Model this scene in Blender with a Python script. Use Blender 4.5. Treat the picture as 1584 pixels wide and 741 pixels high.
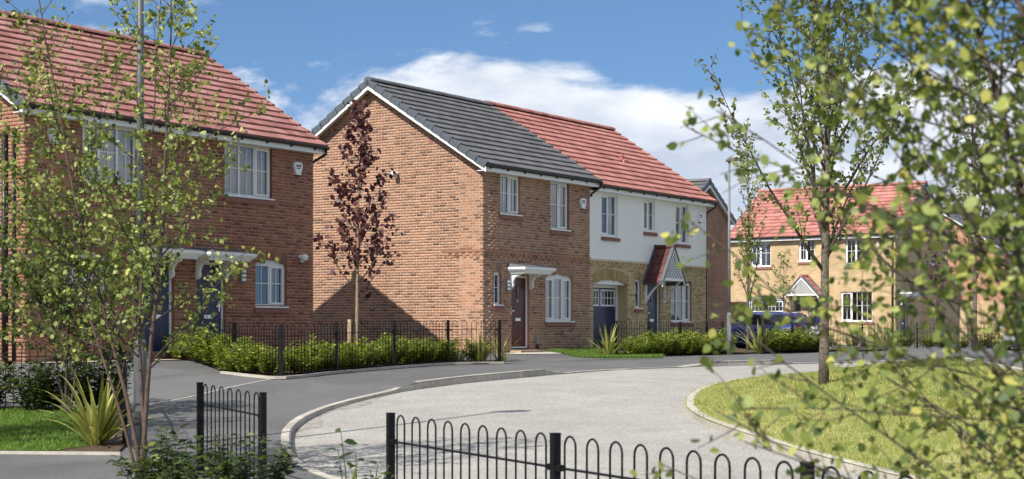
import bpy, math, random
import numpy as np
from mathutils import Vector, Matrix
from mathutils.geometry import delaunay_2d_cdt

for o in list(bpy.data.objects):
    bpy.data.objects.remove(o)
S = bpy.context.scene
COL = S.collection
PI = math.pi

# ------------------------------------------------------------------ camera, sky, sun, exposure
CAMZ = 1.7
cam = bpy.data.cameras.new('camera')
cam.sensor_width = 36.0
cam.lens = 2400.0 / 1584.0 * 36.0
cam.shift_y = 134.5 / 1584.0
cam.clip_end = 3000
cam.clip_start = 0.05
cam.dof.use_dof = True
cam.dof.focus_distance = 34.0
cam.dof.aperture_fstop = 4.8
camo = bpy.data.objects.new('camera', cam)
camo.location = (0, 0, CAMZ)
camo.rotation_euler = (PI / 2, 0, 0)
COL.objects.link(camo)
S.camera = camo

SUN_EL = math.radians(44)
SUN_AZ = math.radians(53.2)            # heading the light travels towards
TRAVEL = Vector((math.cos(SUN_AZ) * math.cos(SUN_EL), math.sin(SUN_AZ) * math.cos(SUN_EL), -math.sin(SUN_EL)))

world = bpy.data.worlds.new('World')
S.world = world
world.use_nodes = True
wn = world.node_tree
wn.nodes.clear()
def wnode(t, **kw):
    n = wn.nodes.new(t)
    for k, v in kw.items():
        setattr(n, k, v)
    return n
w_out = wnode('ShaderNodeOutputWorld')
w_sky = wnode('ShaderNodeTexSky', sky_type='NISHITA', sun_disc=False)
w_sky.sun_elevation = SUN_EL
w_sky.sun_rotation = math.atan2(-TRAVEL.x, -TRAVEL.y)
w_sky.air_density = 1.0
w_sky.dust_density = 0.15
w_sky.ozone_density = 2.5
w_sky.altitude = 50
w_hsv = wnode('ShaderNodeHueSaturation')
w_hsv.inputs['Saturation'].default_value = 1.12
w_hsv.inputs['Value'].default_value = 0.76
w_bg = wnode('ShaderNodeBackground')
w_bg.inputs['Strength'].default_value = 0.095
w_up = wnode('ShaderNodeVectorMath', operation='ADD')
w_up.inputs[1].default_value = (0, 0, 0.16)
w_nrm = wnode('ShaderNodeVectorMath', operation='NORMALIZE')
w_tc0 = wnode('ShaderNodeTexCoord')
wn.links.new(w_tc0.outputs['Generated'], w_up.inputs[0])
wn.links.new(w_up.outputs[0], w_nrm.inputs[0])
wn.links.new(w_nrm.outputs[0], w_sky.inputs['Vector'])
wn.links.new(w_sky.outputs[0], w_hsv.inputs['Color'])
wn.links.new(w_hsv.outputs[0], w_bg.inputs['Color'])
# clouds: noise over the view direction, squashed towards the horizon, the same all the way round
w_tc = wnode('ShaderNodeTexCoord')
w_map = wnode('ShaderNodeMapping')
w_map.inputs['Scale'].default_value = (5.2, 5.2, 14.0)
w_map.inputs['Location'].default_value = (-13.613, -28.845, -19.934)
w_n1 = wnode('ShaderNodeTexNoise')
w_n1.inputs['Scale'].default_value = 1.0
w_n1.inputs['Detail'].default_value = 9.0
w_n1.inputs['Roughness'].default_value = 0.57
w_n1.inputs['Distortion'].default_value = 0.25
w_sep = wnode('ShaderNodeSeparateXYZ')
w_bias = wnode('ShaderNodeMapRange')
w_bias.inputs['From Min'].default_value = 0.07
w_bias.inputs['From Max'].default_value = 0.25
w_bias.inputs['To Min'].default_value = 0.13
w_bias.inputs['To Max'].default_value = -0.07
w_add = wnode('ShaderNodeMath', operation='ADD')
w_ramp = wnode('ShaderNodeMapRange', interpolation_type='SMOOTHSTEP')
w_ramp.inputs['From Min'].default_value = 0.487
w_ramp.inputs['From Max'].default_value = 0.59
w_ramp.inputs['To Max'].default_value = 0.93
wn.links.new(w_tc.outputs['Generated'], w_map.inputs['Vector'])
wn.links.new(w_map.outputs[0], w_n1.inputs['Vector'])
wn.links.new(w_tc.outputs['Generated'], w_sep.inputs[0])
wn.links.new(w_sep.outputs['Z'], w_bias.inputs['Value'])
wn.links.new(w_n1.outputs['Fac'], w_add.inputs[0])
wn.links.new(w_bias.outputs[0], w_add.inputs[1])
w_bias2 = wnode('ShaderNodeMapRange')
w_bias2.inputs['From Min'].default_value = 0.25
w_bias2.inputs['From Max'].default_value = 0.6
w_bias2.inputs['To Min'].default_value = 0.0
w_bias2.inputs['To Max'].default_value = 0.14
w_add2 = wnode('ShaderNodeMath', operation='ADD')
wn.links.new(w_sep.outputs['Z'], w_bias2.inputs['Value'])
wn.links.new(w_add.outputs[0], w_add2.inputs[0])
wn.links.new(w_bias2.outputs[0], w_add2.inputs[1])
wn.links.new(w_add2.outputs[0], w_ramp.inputs['Value'])
w_n2 = wnode('ShaderNodeTexNoise')
w_n2.inputs['Scale'].default_value = 2.3
w_n2.inputs['Detail'].default_value = 6.0
wn.links.new(w_map.outputs[0], w_n2.inputs['Vector'])
w_cr = wnode('ShaderNodeValToRGB')
w_cr.color_ramp.elements[0].position = 0.33
w_cr.color_ramp.elements[0].color = (0.50, 0.56, 0.66, 1)
w_cr.color_ramp.elements[1].position = 0.62
w_cr.color_ramp.elements[1].color = (0.86, 0.88, 0.91, 1)
wn.links.new(w_n2.outputs['Fac'], w_cr.inputs[0])
w_bg2 = wnode('ShaderNodeBackground')
w_bg2.inputs['Strength'].default_value = 0.62
wn.links.new(w_cr.outputs[0], w_bg2.inputs['Color'])
w_mix = wnode('ShaderNodeMixShader')
wn.links.new(w_ramp.outputs[0], w_mix.inputs[0])
wn.links.new(w_bg.outputs[0], w_mix.inputs[1])
wn.links.new(w_bg2.outputs[0], w_mix.inputs[2])
wn.links.new(w_mix.outputs[0], w_out.inputs['Surface'])

sun = bpy.data.lights.new('sun', 'SUN')
sun.energy = 3.3
sun.angle = math.radians(0.5)
sun.color = (1.0, 0.95, 0.87)
suno = bpy.data.objects.new('sun', sun)
suno.rotation_euler = TRAVEL.to_track_quat('-Z', 'Y').to_euler()
suno.location = (-30, -40, 60)
COL.objects.link(suno)

S.view_settings.view_transform = 'Standard'
S.view_settings.look = 'None'
S.view_settings.gamma = 1.0
S.view_settings.exposure = 1.02
S.render.engine = 'CYCLES'

# ------------------------------------------------------------------ helpers
def tag(o, label=None, cat=None, group=None, kind=None):
    if label: o['label'] = label
    if cat: o['category'] = cat
    if group: o['group'] = group
    if kind: o['kind'] = kind
    return o

def empty(name, loc=(0, 0, 0), rz=0.0):
    o = bpy.data.objects.new(name, None)
    o.empty_display_size = 0.2
    o.location = loc
    o.rotation_euler = (0, 0, rz)
    COL.objects.link(o)
    return o

def link(name, me, parent=None, mat=None, mtx=None):
    o = bpy.data.objects.new(name, me)
    COL.objects.link(o)
    if mat is not None and not me.materials:
        me.materials.append(mat)
    if parent is not None:
        o.parent = parent
    if mtx is not None:
        o.matrix_local = mtx
    return o

def copy_tree(o, parent=None):
    c = o.copy()
    COL.objects.link(c)
    c.parent = parent
    for ch in o.children:
        copy_tree(ch, c)
    return c

def np_mesh(name, verts, faces, smooth=False):
    """verts (N,3), faces (M,k) with one k"""
    verts = np.asarray(verts, dtype=np.float32)
    faces = np.asarray(faces, dtype=np.int32)
    me = bpy.data.meshes.new(name)
    m, k = faces.shape
    me.vertices.add(len(verts))
    me.vertices.foreach_set('co', verts.ravel())
    me.loops.add(m * k)
    me.loops.foreach_set('vertex_index', faces.ravel())
    me.polygons.add(m)
    me.polygons.foreach_set('loop_start', np.arange(0, m * k, k, dtype=np.int32))
    if smooth:
        me.polygons.foreach_set('use_smooth', np.ones(m, dtype=bool))
    me.update(calc_edges=True)
    return me

class MB:
    def __init__(s):
        s.v = []; s.f = []
    def quad(s, *p):
        n = len(s.v); s.v += [tuple(q) for q in p]; s.f.append(tuple(range(n, n + len(p))))
    def hexa(s, p):
        """8 corners: bottom ring 0-3, top ring 4-7"""
        n = len(s.v); s.v += [tuple(q) for q in p]
        for a in ((0, 3, 2, 1), (4, 5, 6, 7), (0, 1, 5, 4), (1, 2, 6, 5), (2, 3, 7, 6), (3, 0, 4, 7)):
            s.f.append(tuple(n + i for i in a))
    def box(s, x0, x1, y0, y1, z0, z1):
        s.hexa([(x0, y0, z0), (x1, y0, z0), (x1, y1, z0), (x0, y1, z0), (x0, y0, z1), (x1, y0, z1), (x1, y1, z1), (x0, y1, z1)])
    def wbox(s, mp, a0, a1, z0, z1, d0, d1):
        s.hexa([mp(a0, z0, d0), mp(a1, z0, d0), mp(a1, z0, d1), mp(a0, z0, d1), mp(a0, z1, d0), mp(a1, z1, d0), mp(a1, z1, d1), mp(a0, z1, d1)])
    def wpoly(s, mp, pts, d0, d1):
        """extrude a polygon given in wall coordinates (a,z) from depth d0 to d1"""
        n = len(pts); b = len(s.v)
        s.v += [tuple(mp(a, z, d0)) for a, z in pts] + [tuple(mp(a, z, d1)) for a, z in pts]
        s.f.append(tuple(range(b, b + n))); s.f.append(tuple(range(b + 2 * n - 1, b + n - 1, -1)))
        for i in range(n):
            j = (i + 1) % n
            s.f.append((b + i, b + j, b + n + j, b + n + i))
    def tube(s, pts, rad, n=6, cap=True):
        pts = [Vector(p) for p in pts]
        if not hasattr(rad, '__len__'): rad = [rad] * len(pts)
        b = len(s.v); prev = None
        for i, p in enumerate(pts):
            t = (pts[min(i + 1, len(pts) - 1)] - pts[max(i - 1, 0)])
            if t.length < 1e-9: t = Vector((0, 0, 1))
            t.normalize()
            if prev is None:
                x = t.orthogonal().normalized()
            else:
                x = prev - t * prev.dot(t)
                x = x.normalized() if x.length > 1e-6 else t.orthogonal().normalized()
            prev = x; y = t.cross(x)
            for k in range(n):
                a = 2 * PI * k / n
                s.v.append(tuple(p + (x * math.cos(a) + y * math.sin(a)) * rad[i]))
        for i in range(len(pts) - 1):
            for k in range(n):
                k2 = (k + 1) % n
                s.f.append((b + i * n + k, b + i * n + k2, b + (i + 1) * n + k2, b + (i + 1) * n + k))
        if cap:
            s.f.append(tuple(b + k for k in range(n - 1, -1, -1)))
            e = b + (len(pts) - 1) * n
            s.f.append(tuple(e + k for k in range(n)))
    def mesh(s, name, smooth=False):
        me = bpy.data.meshes.new(name)
        me.from_pydata(s.v, [], s.f)
        if smooth:
            me.polygons.foreach_set('use_smooth', np.ones(len(s.f), dtype=bool))
        me.update()
        return me
    def build(s, name, mat, parent=None, smooth=False, mtx=None):
        return link(name, s.mesh(name, smooth), parent, mat, mtx)

# ------------------------------------------------------------------ materials
def new_mat(name):
    m = bpy.data.materials.new(name); m.use_nodes = True
    nt = m.node_tree
    return m, nt, nt.nodes['Principled BSDF']

def rgba(c): return (c[0], c[1], c[2], 1)

def add_bump(nt, bsdf, scale, strength, dist=0.01, detail=4, coords='Object'):
    tc = nt.nodes.new('ShaderNodeNewGeometry' if coords == 'Position' else 'ShaderNodeTexCoord')
    n = nt.nodes.new('ShaderNodeTexNoise'); n.inputs['Scale'].default_value = scale; n.inputs['Detail'].default_value = detail
    b = nt.nodes.new('ShaderNodeBump'); b.inputs['Strength'].default_value = strength; b.inputs['Distance'].default_value = dist
    nt.links.new(tc.outputs[coords], n.inputs['Vector'])
    nt.links.new(n.outputs['Fac'], b.inputs['Height']); nt.links.new(b.outputs[0], bsdf.inputs['Normal'])

def noise_mix(nt, scale, stops, detail=5, rough=0.55, coords='Object', dist=0.0):
    tc = nt.nodes.new('ShaderNodeNewGeometry' if coords == 'Position' else 'ShaderNodeTexCoord')
    n = nt.nodes.new('ShaderNodeTexNoise'); n.inputs['Scale'].default_value = scale; n.inputs['Detail'].default_value = detail
    n.inputs['Roughness'].default_value = rough; n.inputs['Distortion'].default_value = dist
    r = nt.nodes.new('ShaderNodeValToRGB')
    while len(r.color_ramp.elements) < len(stops): r.color_ramp.elements.new(0.5)
    for e, (p, c) in zip(r.color_ramp.elements, stops):
        e.position = p; e.color = rgba(c)
    nt.links.new(tc.outputs[coords], n.inputs['Vector']); nt.links.new(n.outputs['Fac'], r.inputs[0])
    return r.outputs[0]

def mul(nt, a, b, fac=1.0, mode='MULTIPLY'):
    m = nt.nodes.new('ShaderNodeMix'); m.data_type = 'RGBA'; m.blend_type = mode
    m.inputs['Factor'].default_value = fac
    nt.links.new(a, m.inputs['A']); nt.links.new(b, m.inputs['B'])
    return m.outputs['Result']

def mat_plain(name, col, rough=0.5, metal=0.0, nscale=6.0, namt=0.12, bump=None, spec=0.5):
    m, nt, b = new_mat(name)
    lo = tuple(c * (1 - namt) for c in col); hi = tuple(min(1, c * (1 + namt)) for c in col)
    nt.links.new(noise_mix(nt, nscale, [(0.3, lo), (0.7, hi)]), b.inputs['Base Color'])
    b.inputs['Roughness'].default_value = rough; b.inputs['Metallic'].default_value = metal
    b.inputs['Specular IOR Level'].default_value = spec
    if bump: add_bump(nt, b, bump[0], bump[1], bump[2] if len(bump) > 2 else 0.01)
    return m

def rand_value(nt):
    """a value of its own for every piece: island of a joined mesh, or object"""
    g = nt.nodes.new('ShaderNodeNewGeometry'); oi = nt.nodes.new('ShaderNodeObjectInfo')
    a = nt.nodes.new('ShaderNodeMath'); a.operation = 'ADD'
    f = nt.nodes.new('ShaderNodeMath'); f.operation = 'FRACT'
    nt.links.new(g.outputs['Random Per Island'], a.inputs[0]); nt.links.new(oi.outputs['Random'], a.inputs[1])
    nt.links.new(a.outputs[0], f.inputs[0])
    return f.outputs[0]

def ramp(nt, val, stops, const=False):
    r = nt.nodes.new('ShaderNodeValToRGB')
    if const: r.color_ramp.interpolation = 'CONSTANT'
    while len(r.color_ramp.elements) < len(stops): r.color_ramp.elements.new(0.5)
    for e, (p, c) in zip(r.color_ramp.elements, stops):
        e.position = p; e.color = rgba(c)
    nt.links.new(val, r.inputs[0])
    return r.outputs[0]

def mat_pieces(name, stops, rough=0.8, nscale=40.0, nlo=0.75, nhi=1.2, bump=(120, 0.15, 0.003), big=None, spec=0.3):
    m, nt, b = new_mat(name)
    c = ramp(nt, rand_value(nt), stops)
    n = noise_mix(nt, nscale, [(0.3, (nlo,) * 3), (0.7, (nhi,) * 3)], coords='Position')
    c = mul(nt, c, n)
    if big:
        c = mul(nt, c, noise_mix(nt, big[0], [(0.35, (big[1],) * 3), (0.65, (big[2],) * 3)], detail=3, coords='Position'))
    nt.links.new(c, b.inputs['Base Color'])
    b.inputs['Roughness'].default_value = rough
    b.inputs['Specular IOR Level'].default_value = spec
    if bump: add_bump(nt, b, *bump, coords='Position')
    return m

def mat_leaf(name, stops, trans=0.45, rough=0.5, tint=(1.25, 1.3, 0.55), patch=None):
    m, nt, b = new_mat(name)
    c = ramp(nt, rand_value(nt), stops)
    if patch:
        c = mul(nt, c, noise_mix(nt, patch[0], [(0.36, patch[1]), (0.5, (1, 1, 1)), (0.64, patch[2])], detail=5, rough=0.65))
    nt.links.new(c, b.inputs['Base Color'])
    b.inputs['Roughness'].default_value = rough; b.inputs['Specular IOR Level'].default_value = 0.35
    t = nt.nodes.new('ShaderNodeBsdfTranslucent')
    tn = nt.nodes.new('ShaderNodeRGB'); tn.outputs[0].default_value = rgba(tint)
    nt.links.new(mul(nt, c, tn.outputs[0]), t.inputs['Color'])
    mx = nt.nodes.new('ShaderNodeMixShader'); mx.inputs[0].default_value = trans
    out = nt.nodes['Material Output']
    nt.links.new(b.outputs[0], mx.inputs[1]); nt.links.new(t.outputs[0], mx.inputs[2]); nt.links.new(mx.outputs[0], out.inputs['Surface'])
    return m

def mat_far_brick(name, c1, c2, mortar):
    m, nt, b = new_mat(name)
    tc = nt.nodes.new('ShaderNodeTexCoord'); sp = nt.nodes.new('ShaderNodeSeparateXYZ')
    ad = nt.nodes.new('ShaderNodeMath'); ad.operation = 'ADD'
    cb = nt.nodes.new('ShaderNodeCombineXYZ')
    nt.links.new(tc.outputs['Object'], sp.inputs[0])
    nt.links.new(sp.outputs['X'], ad.inputs[0]); nt.links.new(sp.outputs['Y'], ad.inputs[1])
    nt.links.new(ad.outputs[0], cb.inputs['X']); nt.links.new(sp.outputs['Z'], cb.inputs['Y'])
    br = nt.nodes.new('ShaderNodeTexBrick')
    br.inputs['Color1'].default_value = rgba(c1); br.inputs['Color2'].default_value = rgba(c2); br.inputs['Mortar'].default_value = rgba(mortar)
    br.inputs['Scale'].default_value = 1.0; br.inputs['Brick Width'].default_value = 0.225; br.inputs['Row Height'].default_value = 0.075
    br.inputs['Mortar Size'].default_value = 0.006; br.inputs['Bias'].default_value = 0.0
    nt.links.new(cb.outputs[0], br.inputs['Vector'])
    c = mul(nt, br.outputs['Color'], noise_mix(nt, 1.2, [(0.35, (0.85,) * 3), (0.65, (1.12,) * 3)]))
    nt.links.new(c, b.inputs['Base Color']); b.inputs['Roughness'].default_value = 0.9
    bp = nt.nodes.new('ShaderNodeBump'); bp.inputs['Distance'].default_value = 0.006; bp.invert = True
    nt.links.new(br.outputs['Fac'], bp.inputs['Height']); nt.links.new(bp.outputs[0], b.inputs['Normal'])
    return m

def mat_glass(name):
    m, nt, b = new_mat(name)
    nt.nodes.remove(b)
    tr = nt.nodes.new('ShaderNodeBsdfTransparent'); tr.inputs[0].default_value = (0.78, 0.82, 0.83, 1)
    gl = nt.nodes.new('ShaderNodeBsdfGlossy'); gl.inputs['Roughness'].default_value = 0.015; gl.inputs['Color'].default_value = (0.95, 0.97, 1, 1)
    fr = nt.nodes.new('ShaderNodeFresnel'); fr.inputs['IOR'].default_value = 2.2
    tcn = nt.nodes.new('ShaderNodeTexCoord'); nz = nt.nodes.new('ShaderNodeTexNoise'); nz.inputs['Scale'].default_value = 2.0; nz.inputs['Detail'].default_value = 1
    bp = nt.nodes.new('ShaderNodeBump'); bp.inputs['Strength'].default_value = 0.12; bp.inputs['Distance'].default_value = 0.01
    nt.links.new(tcn.outputs['Object'], nz.inputs['Vector']); nt.links.new(nz.outputs['Fac'], bp.inputs['Height']); nt.links.new(bp.outputs[0], gl.inputs['Normal'])
    mx = nt.nodes.new('ShaderNodeMixShader'); out = nt.nodes['Material Output']
    nt.links.new(fr.outputs[0], mx.inputs[0]); nt.links.new(tr.outputs[0], mx.inputs[1]); nt.links.new(gl.outputs[0], mx.inputs[2])
    nt.links.new(mx.outputs[0], out.inputs['Surface'])
    return m

M = {}
M['brick'] = mat_pieces('brick multi', [(0.0, (0.15, 0.085, 0.06)), (0.08, (0.22, 0.125, 0.085)), (0.22, (0.32, 0.168, 0.108)), (0.6, (0.38, 0.20, 0.125)), (0.9, (0.42, 0.24, 0.15)), (1.0, (0.30, 0.19, 0.13))], big=(0.45, 0.87, 1.1))
M['brick_a'] = mat_pieces('brick red', [(0.0, (0.15, 0.062, 0.04)), (0.2, (0.24, 0.10, 0.06)), (0.55, (0.33, 0.135, 0.08)), (0.85, (0.38, 0.165, 0.10)), (1.0, (0.25, 0.115, 0.075))], big=(0.45, 0.88, 1.1))
M['buff'] = mat_pieces('brick buff', [(0.0, (0.30, 0.21, 0.10)), (0.25, (0.42, 0.30, 0.15)), (0.6, (0.52, 0.38, 0.20)), (0.85, (0.57, 0.43, 0.23)), (1.0, (0.38, 0.28, 0.15))], big=(0.5, 0.92, 1.08))
M['arch'] = mat_pieces('brick arch', [(0.0, (0.22, 0.13, 0.09)), (0.5, (0.32, 0.19, 0.125)), (1.0, (0.38, 0.23, 0.15))])
M['arch_a'] = mat_pieces('brick arch red', [(0.0, (0.20, 0.09, 0.06)), (0.5, (0.28, 0.12, 0.075)), (1.0, (0.33, 0.15, 0.095))])
M['arch_c'] = mat_pieces('brick arch buff', [(0.0, (0.30, 0.20, 0.09)), (0.5, (0.38, 0.26, 0.12)), (1.0, (0.44, 0.31, 0.15))])
M['mortar'] = mat_plain('mortar', (0.54, 0.39, 0.28), 0.95, nscale=3, bump=(200, 0.3, 0.002))
M['mortar_a'] = mat_plain('mortar warm', (0.42, 0.285, 0.20), 0.95, nscale=3)
M['mortar_c'] = mat_plain('mortar buff', (0.58, 0.48, 0.32), 0.95, nscale=3)
M['far_buff'] = mat_far_brick('far buff brick', (0.54, 0.385, 0.205), (0.44, 0.305, 0.16), (0.55, 0.45, 0.31))
M['far_red'] = mat_far_brick('far red brick', (0.34, 0.16, 0.10), (0.26, 0.12, 0.075), (0.42, 0.33, 0.25))
M['far_orange'] = mat_far_brick('far orange brick', (0.50, 0.25, 0.14), (0.42, 0.2, 0.115), (0.5, 0.4, 0.3))
M['far_house_brick'] = mat_far_brick('plain side brick', (0.36, 0.2, 0.135), (0.28, 0.15, 0.1), (0.5, 0.4, 0.3))
M['render'] = mat_plain('white render', (0.84, 0.82, 0.77), 0.9, nscale=1.2, namt=0.03, bump=(300, 0.25, 0.002))
TR = [(0.0, (0.29, 0.115, 0.095)), (0.3, (0.365, 0.148, 0.122)), (0.7, (0.41, 0.172, 0.142)), (1.0, (0.45, 0.21, 0.175))]
M['tile_red'] = mat_pieces('red concrete tile', TR, rough=0.75, nscale=9, nlo=0.86, nhi=1.12, bump=(150, 0.3, 0.003))
TA = [(0.0, (0.23, 0.095, 0.082)), (0.3, (0.30, 0.13, 0.112)), (0.7, (0.35, 0.16, 0.14)), (1.0, (0.39, 0.20, 0.175))]
M['tile_a'] = mat_pieces('weathered red tile', TA, rough=0.75, nscale=9, nlo=0.82, nhi=1.15, bump=(150, 0.3, 0.003))
M['tile_porch'] = mat_pieces('dark red porch tile', [(0.0, (0.075, 0.026, 0.022)), (0.5, (0.11, 0.036, 0.03)), (1.0, (0.16, 0.055, 0.045))], rough=0.55, nscale=9)
M['tile_dark'] = mat_pieces('dark grey tile', [(0.0, (0.098, 0.097, 0.10)), (0.5, (0.118, 0.115, 0.117)), (1.0, (0.14, 0.136, 0.136))], rough=0.7, nscale=9, nlo=0.88, nhi=1.1, bump=(150, 0.3, 0.003))
M['verge'] = mat_plain('grey verge plastic', (0.085, 0.095, 0.11), 0.45)
M['white'] = mat_plain('white plastic', (0.80, 0.80, 0.78), 0.35, namt=0.03)
M['sill'] = mat_plain('brown tile sill', (0.24, 0.105, 0.075), 0.75, nscale=20)
M['black'] = mat_plain('black plastic', (0.012, 0.012, 0.013), 0.4)
M['iron'] = mat_plain('black painted iron', (0.007, 0.007, 0.008), 0.5, namt=0.4, nscale=8, bump=(60, 0.15, 0.002), spec=0.18)
M['grey'] = mat_plain('galvanised steel', (0.30, 0.31, 0.32), 0.5, metal=0.55, nscale=5, namt=0.18)
M['greypaint'] = mat_plain('grey painted post', (0.20, 0.215, 0.225), 0.55, nscale=4, namt=0.15)
M['greydark'] = mat_plain('dark grey post', (0.085, 0.092, 0.098), 0.5, nscale=4, namt=0.15)
M['greymid'] = mat_plain('mid grey post', (0.17, 0.178, 0.185), 0.55, nscale=4, namt=0.15)
M['lead'] = mat_plain('lead sheet', (0.10, 0.105, 0.115), 0.6)
M['door_red'] = mat_plain('dark red door', (0.085, 0.018, 0.014), 0.32, namt=0.1)
M['door_navy'] = mat_plain('navy door', (0.018, 0.024, 0.075), 0.32, namt=0.1)
M['door_slate'] = mat_plain('slate blue door', (0.035, 0.045, 0.085), 0.35, namt=0.1)
M['garage_blue'] = mat_plain('bright blue garage', (0.012, 0.055, 0.26), 0.35, namt=0.1)
M['chrome'] = mat_plain('brushed metal', (0.7, 0.7, 0.7), 0.28, metal=1.0)
M['glass'] = mat_glass('window glass')
M['room'] = mat_plain('dim room', (0.27, 0.255, 0.235), 0.9)
M['blind'] = mat_plain('pale blind', (0.68, 0.69, 0.70), 0.8, namt=0.05)
M['curtain'] = mat_plain('cream curtain', (0.72, 0.66, 0.56), 0.9, namt=0.08)
M['ink'] = mat_plain('dark print', (0.05, 0.07, 0.11), 0.6)
M['step'] = mat_pieces('step brick', [(0.0, (0.42, 0.27, 0.17)), (1.0, (0.58, 0.42, 0.29))])
M['timber'] = mat_plain('orange timber', (0.36, 0.16, 0.06), 0.8, nscale=12, namt=0.25)
M['stake'] = mat_plain('pale timber stake', (0.36, 0.27, 0.16), 0.85, nscale=20, namt=0.25)

def ground_mat(name, stops, nscale, fine=None, rough=0.95, bump=None, big=None, coords='Object'):
    m, nt, b = new_mat(name)
    c = noise_mix(nt, nscale, stops, detail=6, rough=0.6, coords=coords)
    if fine: c = mul(nt, c, noise_mix(nt, fine[0], [(0.32, (fine[1],) * 3), (0.68, (fine[2],) * 3)], detail=2, coords=coords))
    if big: c = mul(nt, c, noise_mix(nt, big[0], [(0.35, (big[1],) * 3), (0.65, (big[2],) * 3)], detail=4, coords=coords, dist=0.6))
    nt.links.new(c, b.inputs['Base Color']); b.inputs['Roughness'].default_value = rough
    b.inputs['Specular IOR Level'].default_value = 0.25
    if bump: add_bump(nt, b, *bump)
    return m
M['road'] = ground_mat('road chippings', [(0.3, (0.285, 0.27, 0.245)), (0.7, (0.36, 0.345, 0.315))], 1.3, fine=(40, 0.62, 1.34), bump=(60, 0.35, 0.008), big=(0.25, 0.94, 1.03))
M['grit'] = ground_mat('kerb grit', [(0.35, (0.20, 0.18, 0.15)), (0.6, (0.33, 0.31, 0.28))], 5, fine=(45, 0.7, 1.3), bump=(60, 0.6, 0.01))
M['asphalt'] = ground_mat('footway asphalt', [(0.3, (0.105, 0.104, 0.104)), (0.7, (0.135, 0.133, 0.13))], 1.1, fine=(60, 0.7, 1.3), bump=(90, 0.5, 0.008), big=(0.5, 0.86, 1.1))
M['drive'] = ground_mat('driveway asphalt', [(0.3, (0.12, 0.119, 0.118)), (0.7, (0.15, 0.148, 0.145))], 1.3, fine=(60, 0.7, 1.3), bump=(90, 0.5, 0.008))
M['kerb'] = mat_pieces('kerb concrete', [(0.0, (0.36, 0.325, 0.275)), (0.5, (0.42, 0.385, 0.33)), (1.0, (0.47, 0.43, 0.37))], nscale=7, nlo=0.8, nhi=1.12, rough=0.95)
M['lawn'] = ground_mat('dry lawn', [(0.25, (0.19, 0.225, 0.05)), (0.5, (0.29, 0.295, 0.085)), (0.75, (0.42, 0.38, 0.16))], 1.1, fine=(30, 0.7, 1.25), bump=(45, 1.0, 0.03))
M['lawn_green'] = ground_mat('green lawn', [(0.3, (0.10, 0.165, 0.022)), (0.7, (0.16, 0.235, 0.04))], 1.8, fine=(35, 0.7, 1.25), bump=(45, 1.0, 0.03))
M['soil'] = ground_mat('bark soil', [(0.3, (0.055, 0.038, 0.025)), (0.7, (0.12, 0.085, 0.055))], 14, bump=(30, 1.0, 0.03))
M['gravel'] = ground_mat('pale gravel', [(0.3, (0.34, 0.28, 0.2)), (0.7, (0.55, 0.48, 0.38))], 25, bump=(40, 1.0, 0.02))
M['earth'] = ground_mat('far ground', [(0.3, (0.07, 0.09, 0.03)), (0.7, (0.12, 0.13, 0.05))], 0.3)
M['blade_dry'] = mat_leaf('dry grass blades', [(0.0, (0.17, 0.215, 0.04)), (0.5, (0.285, 0.305, 0.08)), (0.85, (0.42, 0.39, 0.14)), (1.0, (0.55, 0.48, 0.24))], trans=0.3, patch=(0.9, (0.62, 0.78, 0.55), (1.18, 1.08, 1.15)))
M['blade_green'] = mat_leaf('green grass blades', [(0.0, (0.075, 0.15, 0.018)), (0.6, (0.128, 0.225, 0.03)), (1.0, (0.21, 0.285, 0.06))], trans=0.3)
M['birch_leaf'] = mat_leaf('birch leaves', [(0.0, (0.07, 0.1, 0.025)), (0.3, (0.14, 0.18, 0.042)), (0.6, (0.24, 0.28, 0.07)), (0.9, (0.38, 0.4, 0.12)), (1.0, (0.5, 0.5, 0.2))], trans=0.32)
M['near_leaf'] = mat_leaf('near birch leaves', [(0.0, (0.07, 0.105, 0.03)), (0.3, (0.14, 0.19, 0.05)), (0.6, (0.25, 0.3, 0.075)), (0.9, (0.38, 0.41, 0.105)), (1.0, (0.5, 0.46, 0.12))], trans=0.32)
M['dark_leaf'] = mat_leaf('dark small leaves', [(0.0, (0.058, 0.085, 0.023)), (0.6, (0.098, 0.13, 0.036)), (1.0, (0.169, 0.195, 0.052))])
M['tree_leaf'] = mat_leaf('pale tree leaves', [(0.0, (0.07, 0.1, 0.028)), (0.5, (0.16, 0.2, 0.05)), (1.0, (0.34, 0.36, 0.12))], trans=0.32)
M['purple_leaf'] = mat_leaf('purple leaves', [(0.0, (0.04, 0.014, 0.018)), (0.5, (0.085, 0.028, 0.032)), (0.85, (0.14, 0.05, 0.05)), (1.0, (0.22, 0.1, 0.085))], trans=0.2, tint=(1.3, 0.7, 0.5), rough=0.4)
M['hedge_leaf'] = mat_leaf('bright hedge leaves', [(0.0, (0.1, 0.14, 0.014)), (0.5, (0.19, 0.25, 0.025)), (0.85, (0.3, 0.36, 0.05)), (1.0, (0.44, 0.46, 0.1))], trans=0.35)
M['laurel_leaf'] = mat_leaf('dark laurel leaves', [(0.0, (0.022, 0.042, 0.010)), (0.5, (0.045, 0.075, 0.016)), (0.85, (0.09, 0.125, 0.028)), (1.0, (0.20, 0.22, 0.05))], trans=0.25, rough=0.32)
M['strap_leaf'] = mat_leaf('strap leaves', [(0.0, (0.132, 0.149, 0.033)), (0.5, (0.264, 0.275, 0.066)), (1.0, (0.462, 0.451, 0.154))], trans=0.25)
M['bark_birch'] = mat_plain('young birch bark', (0.095, 0.06, 0.043), 0.8, nscale=14, namt=0.45)
M['bark_dark'] = mat_plain('dark branch bark', (0.06, 0.045, 0.035), 0.85, nscale=14, namt=0.35)
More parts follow.
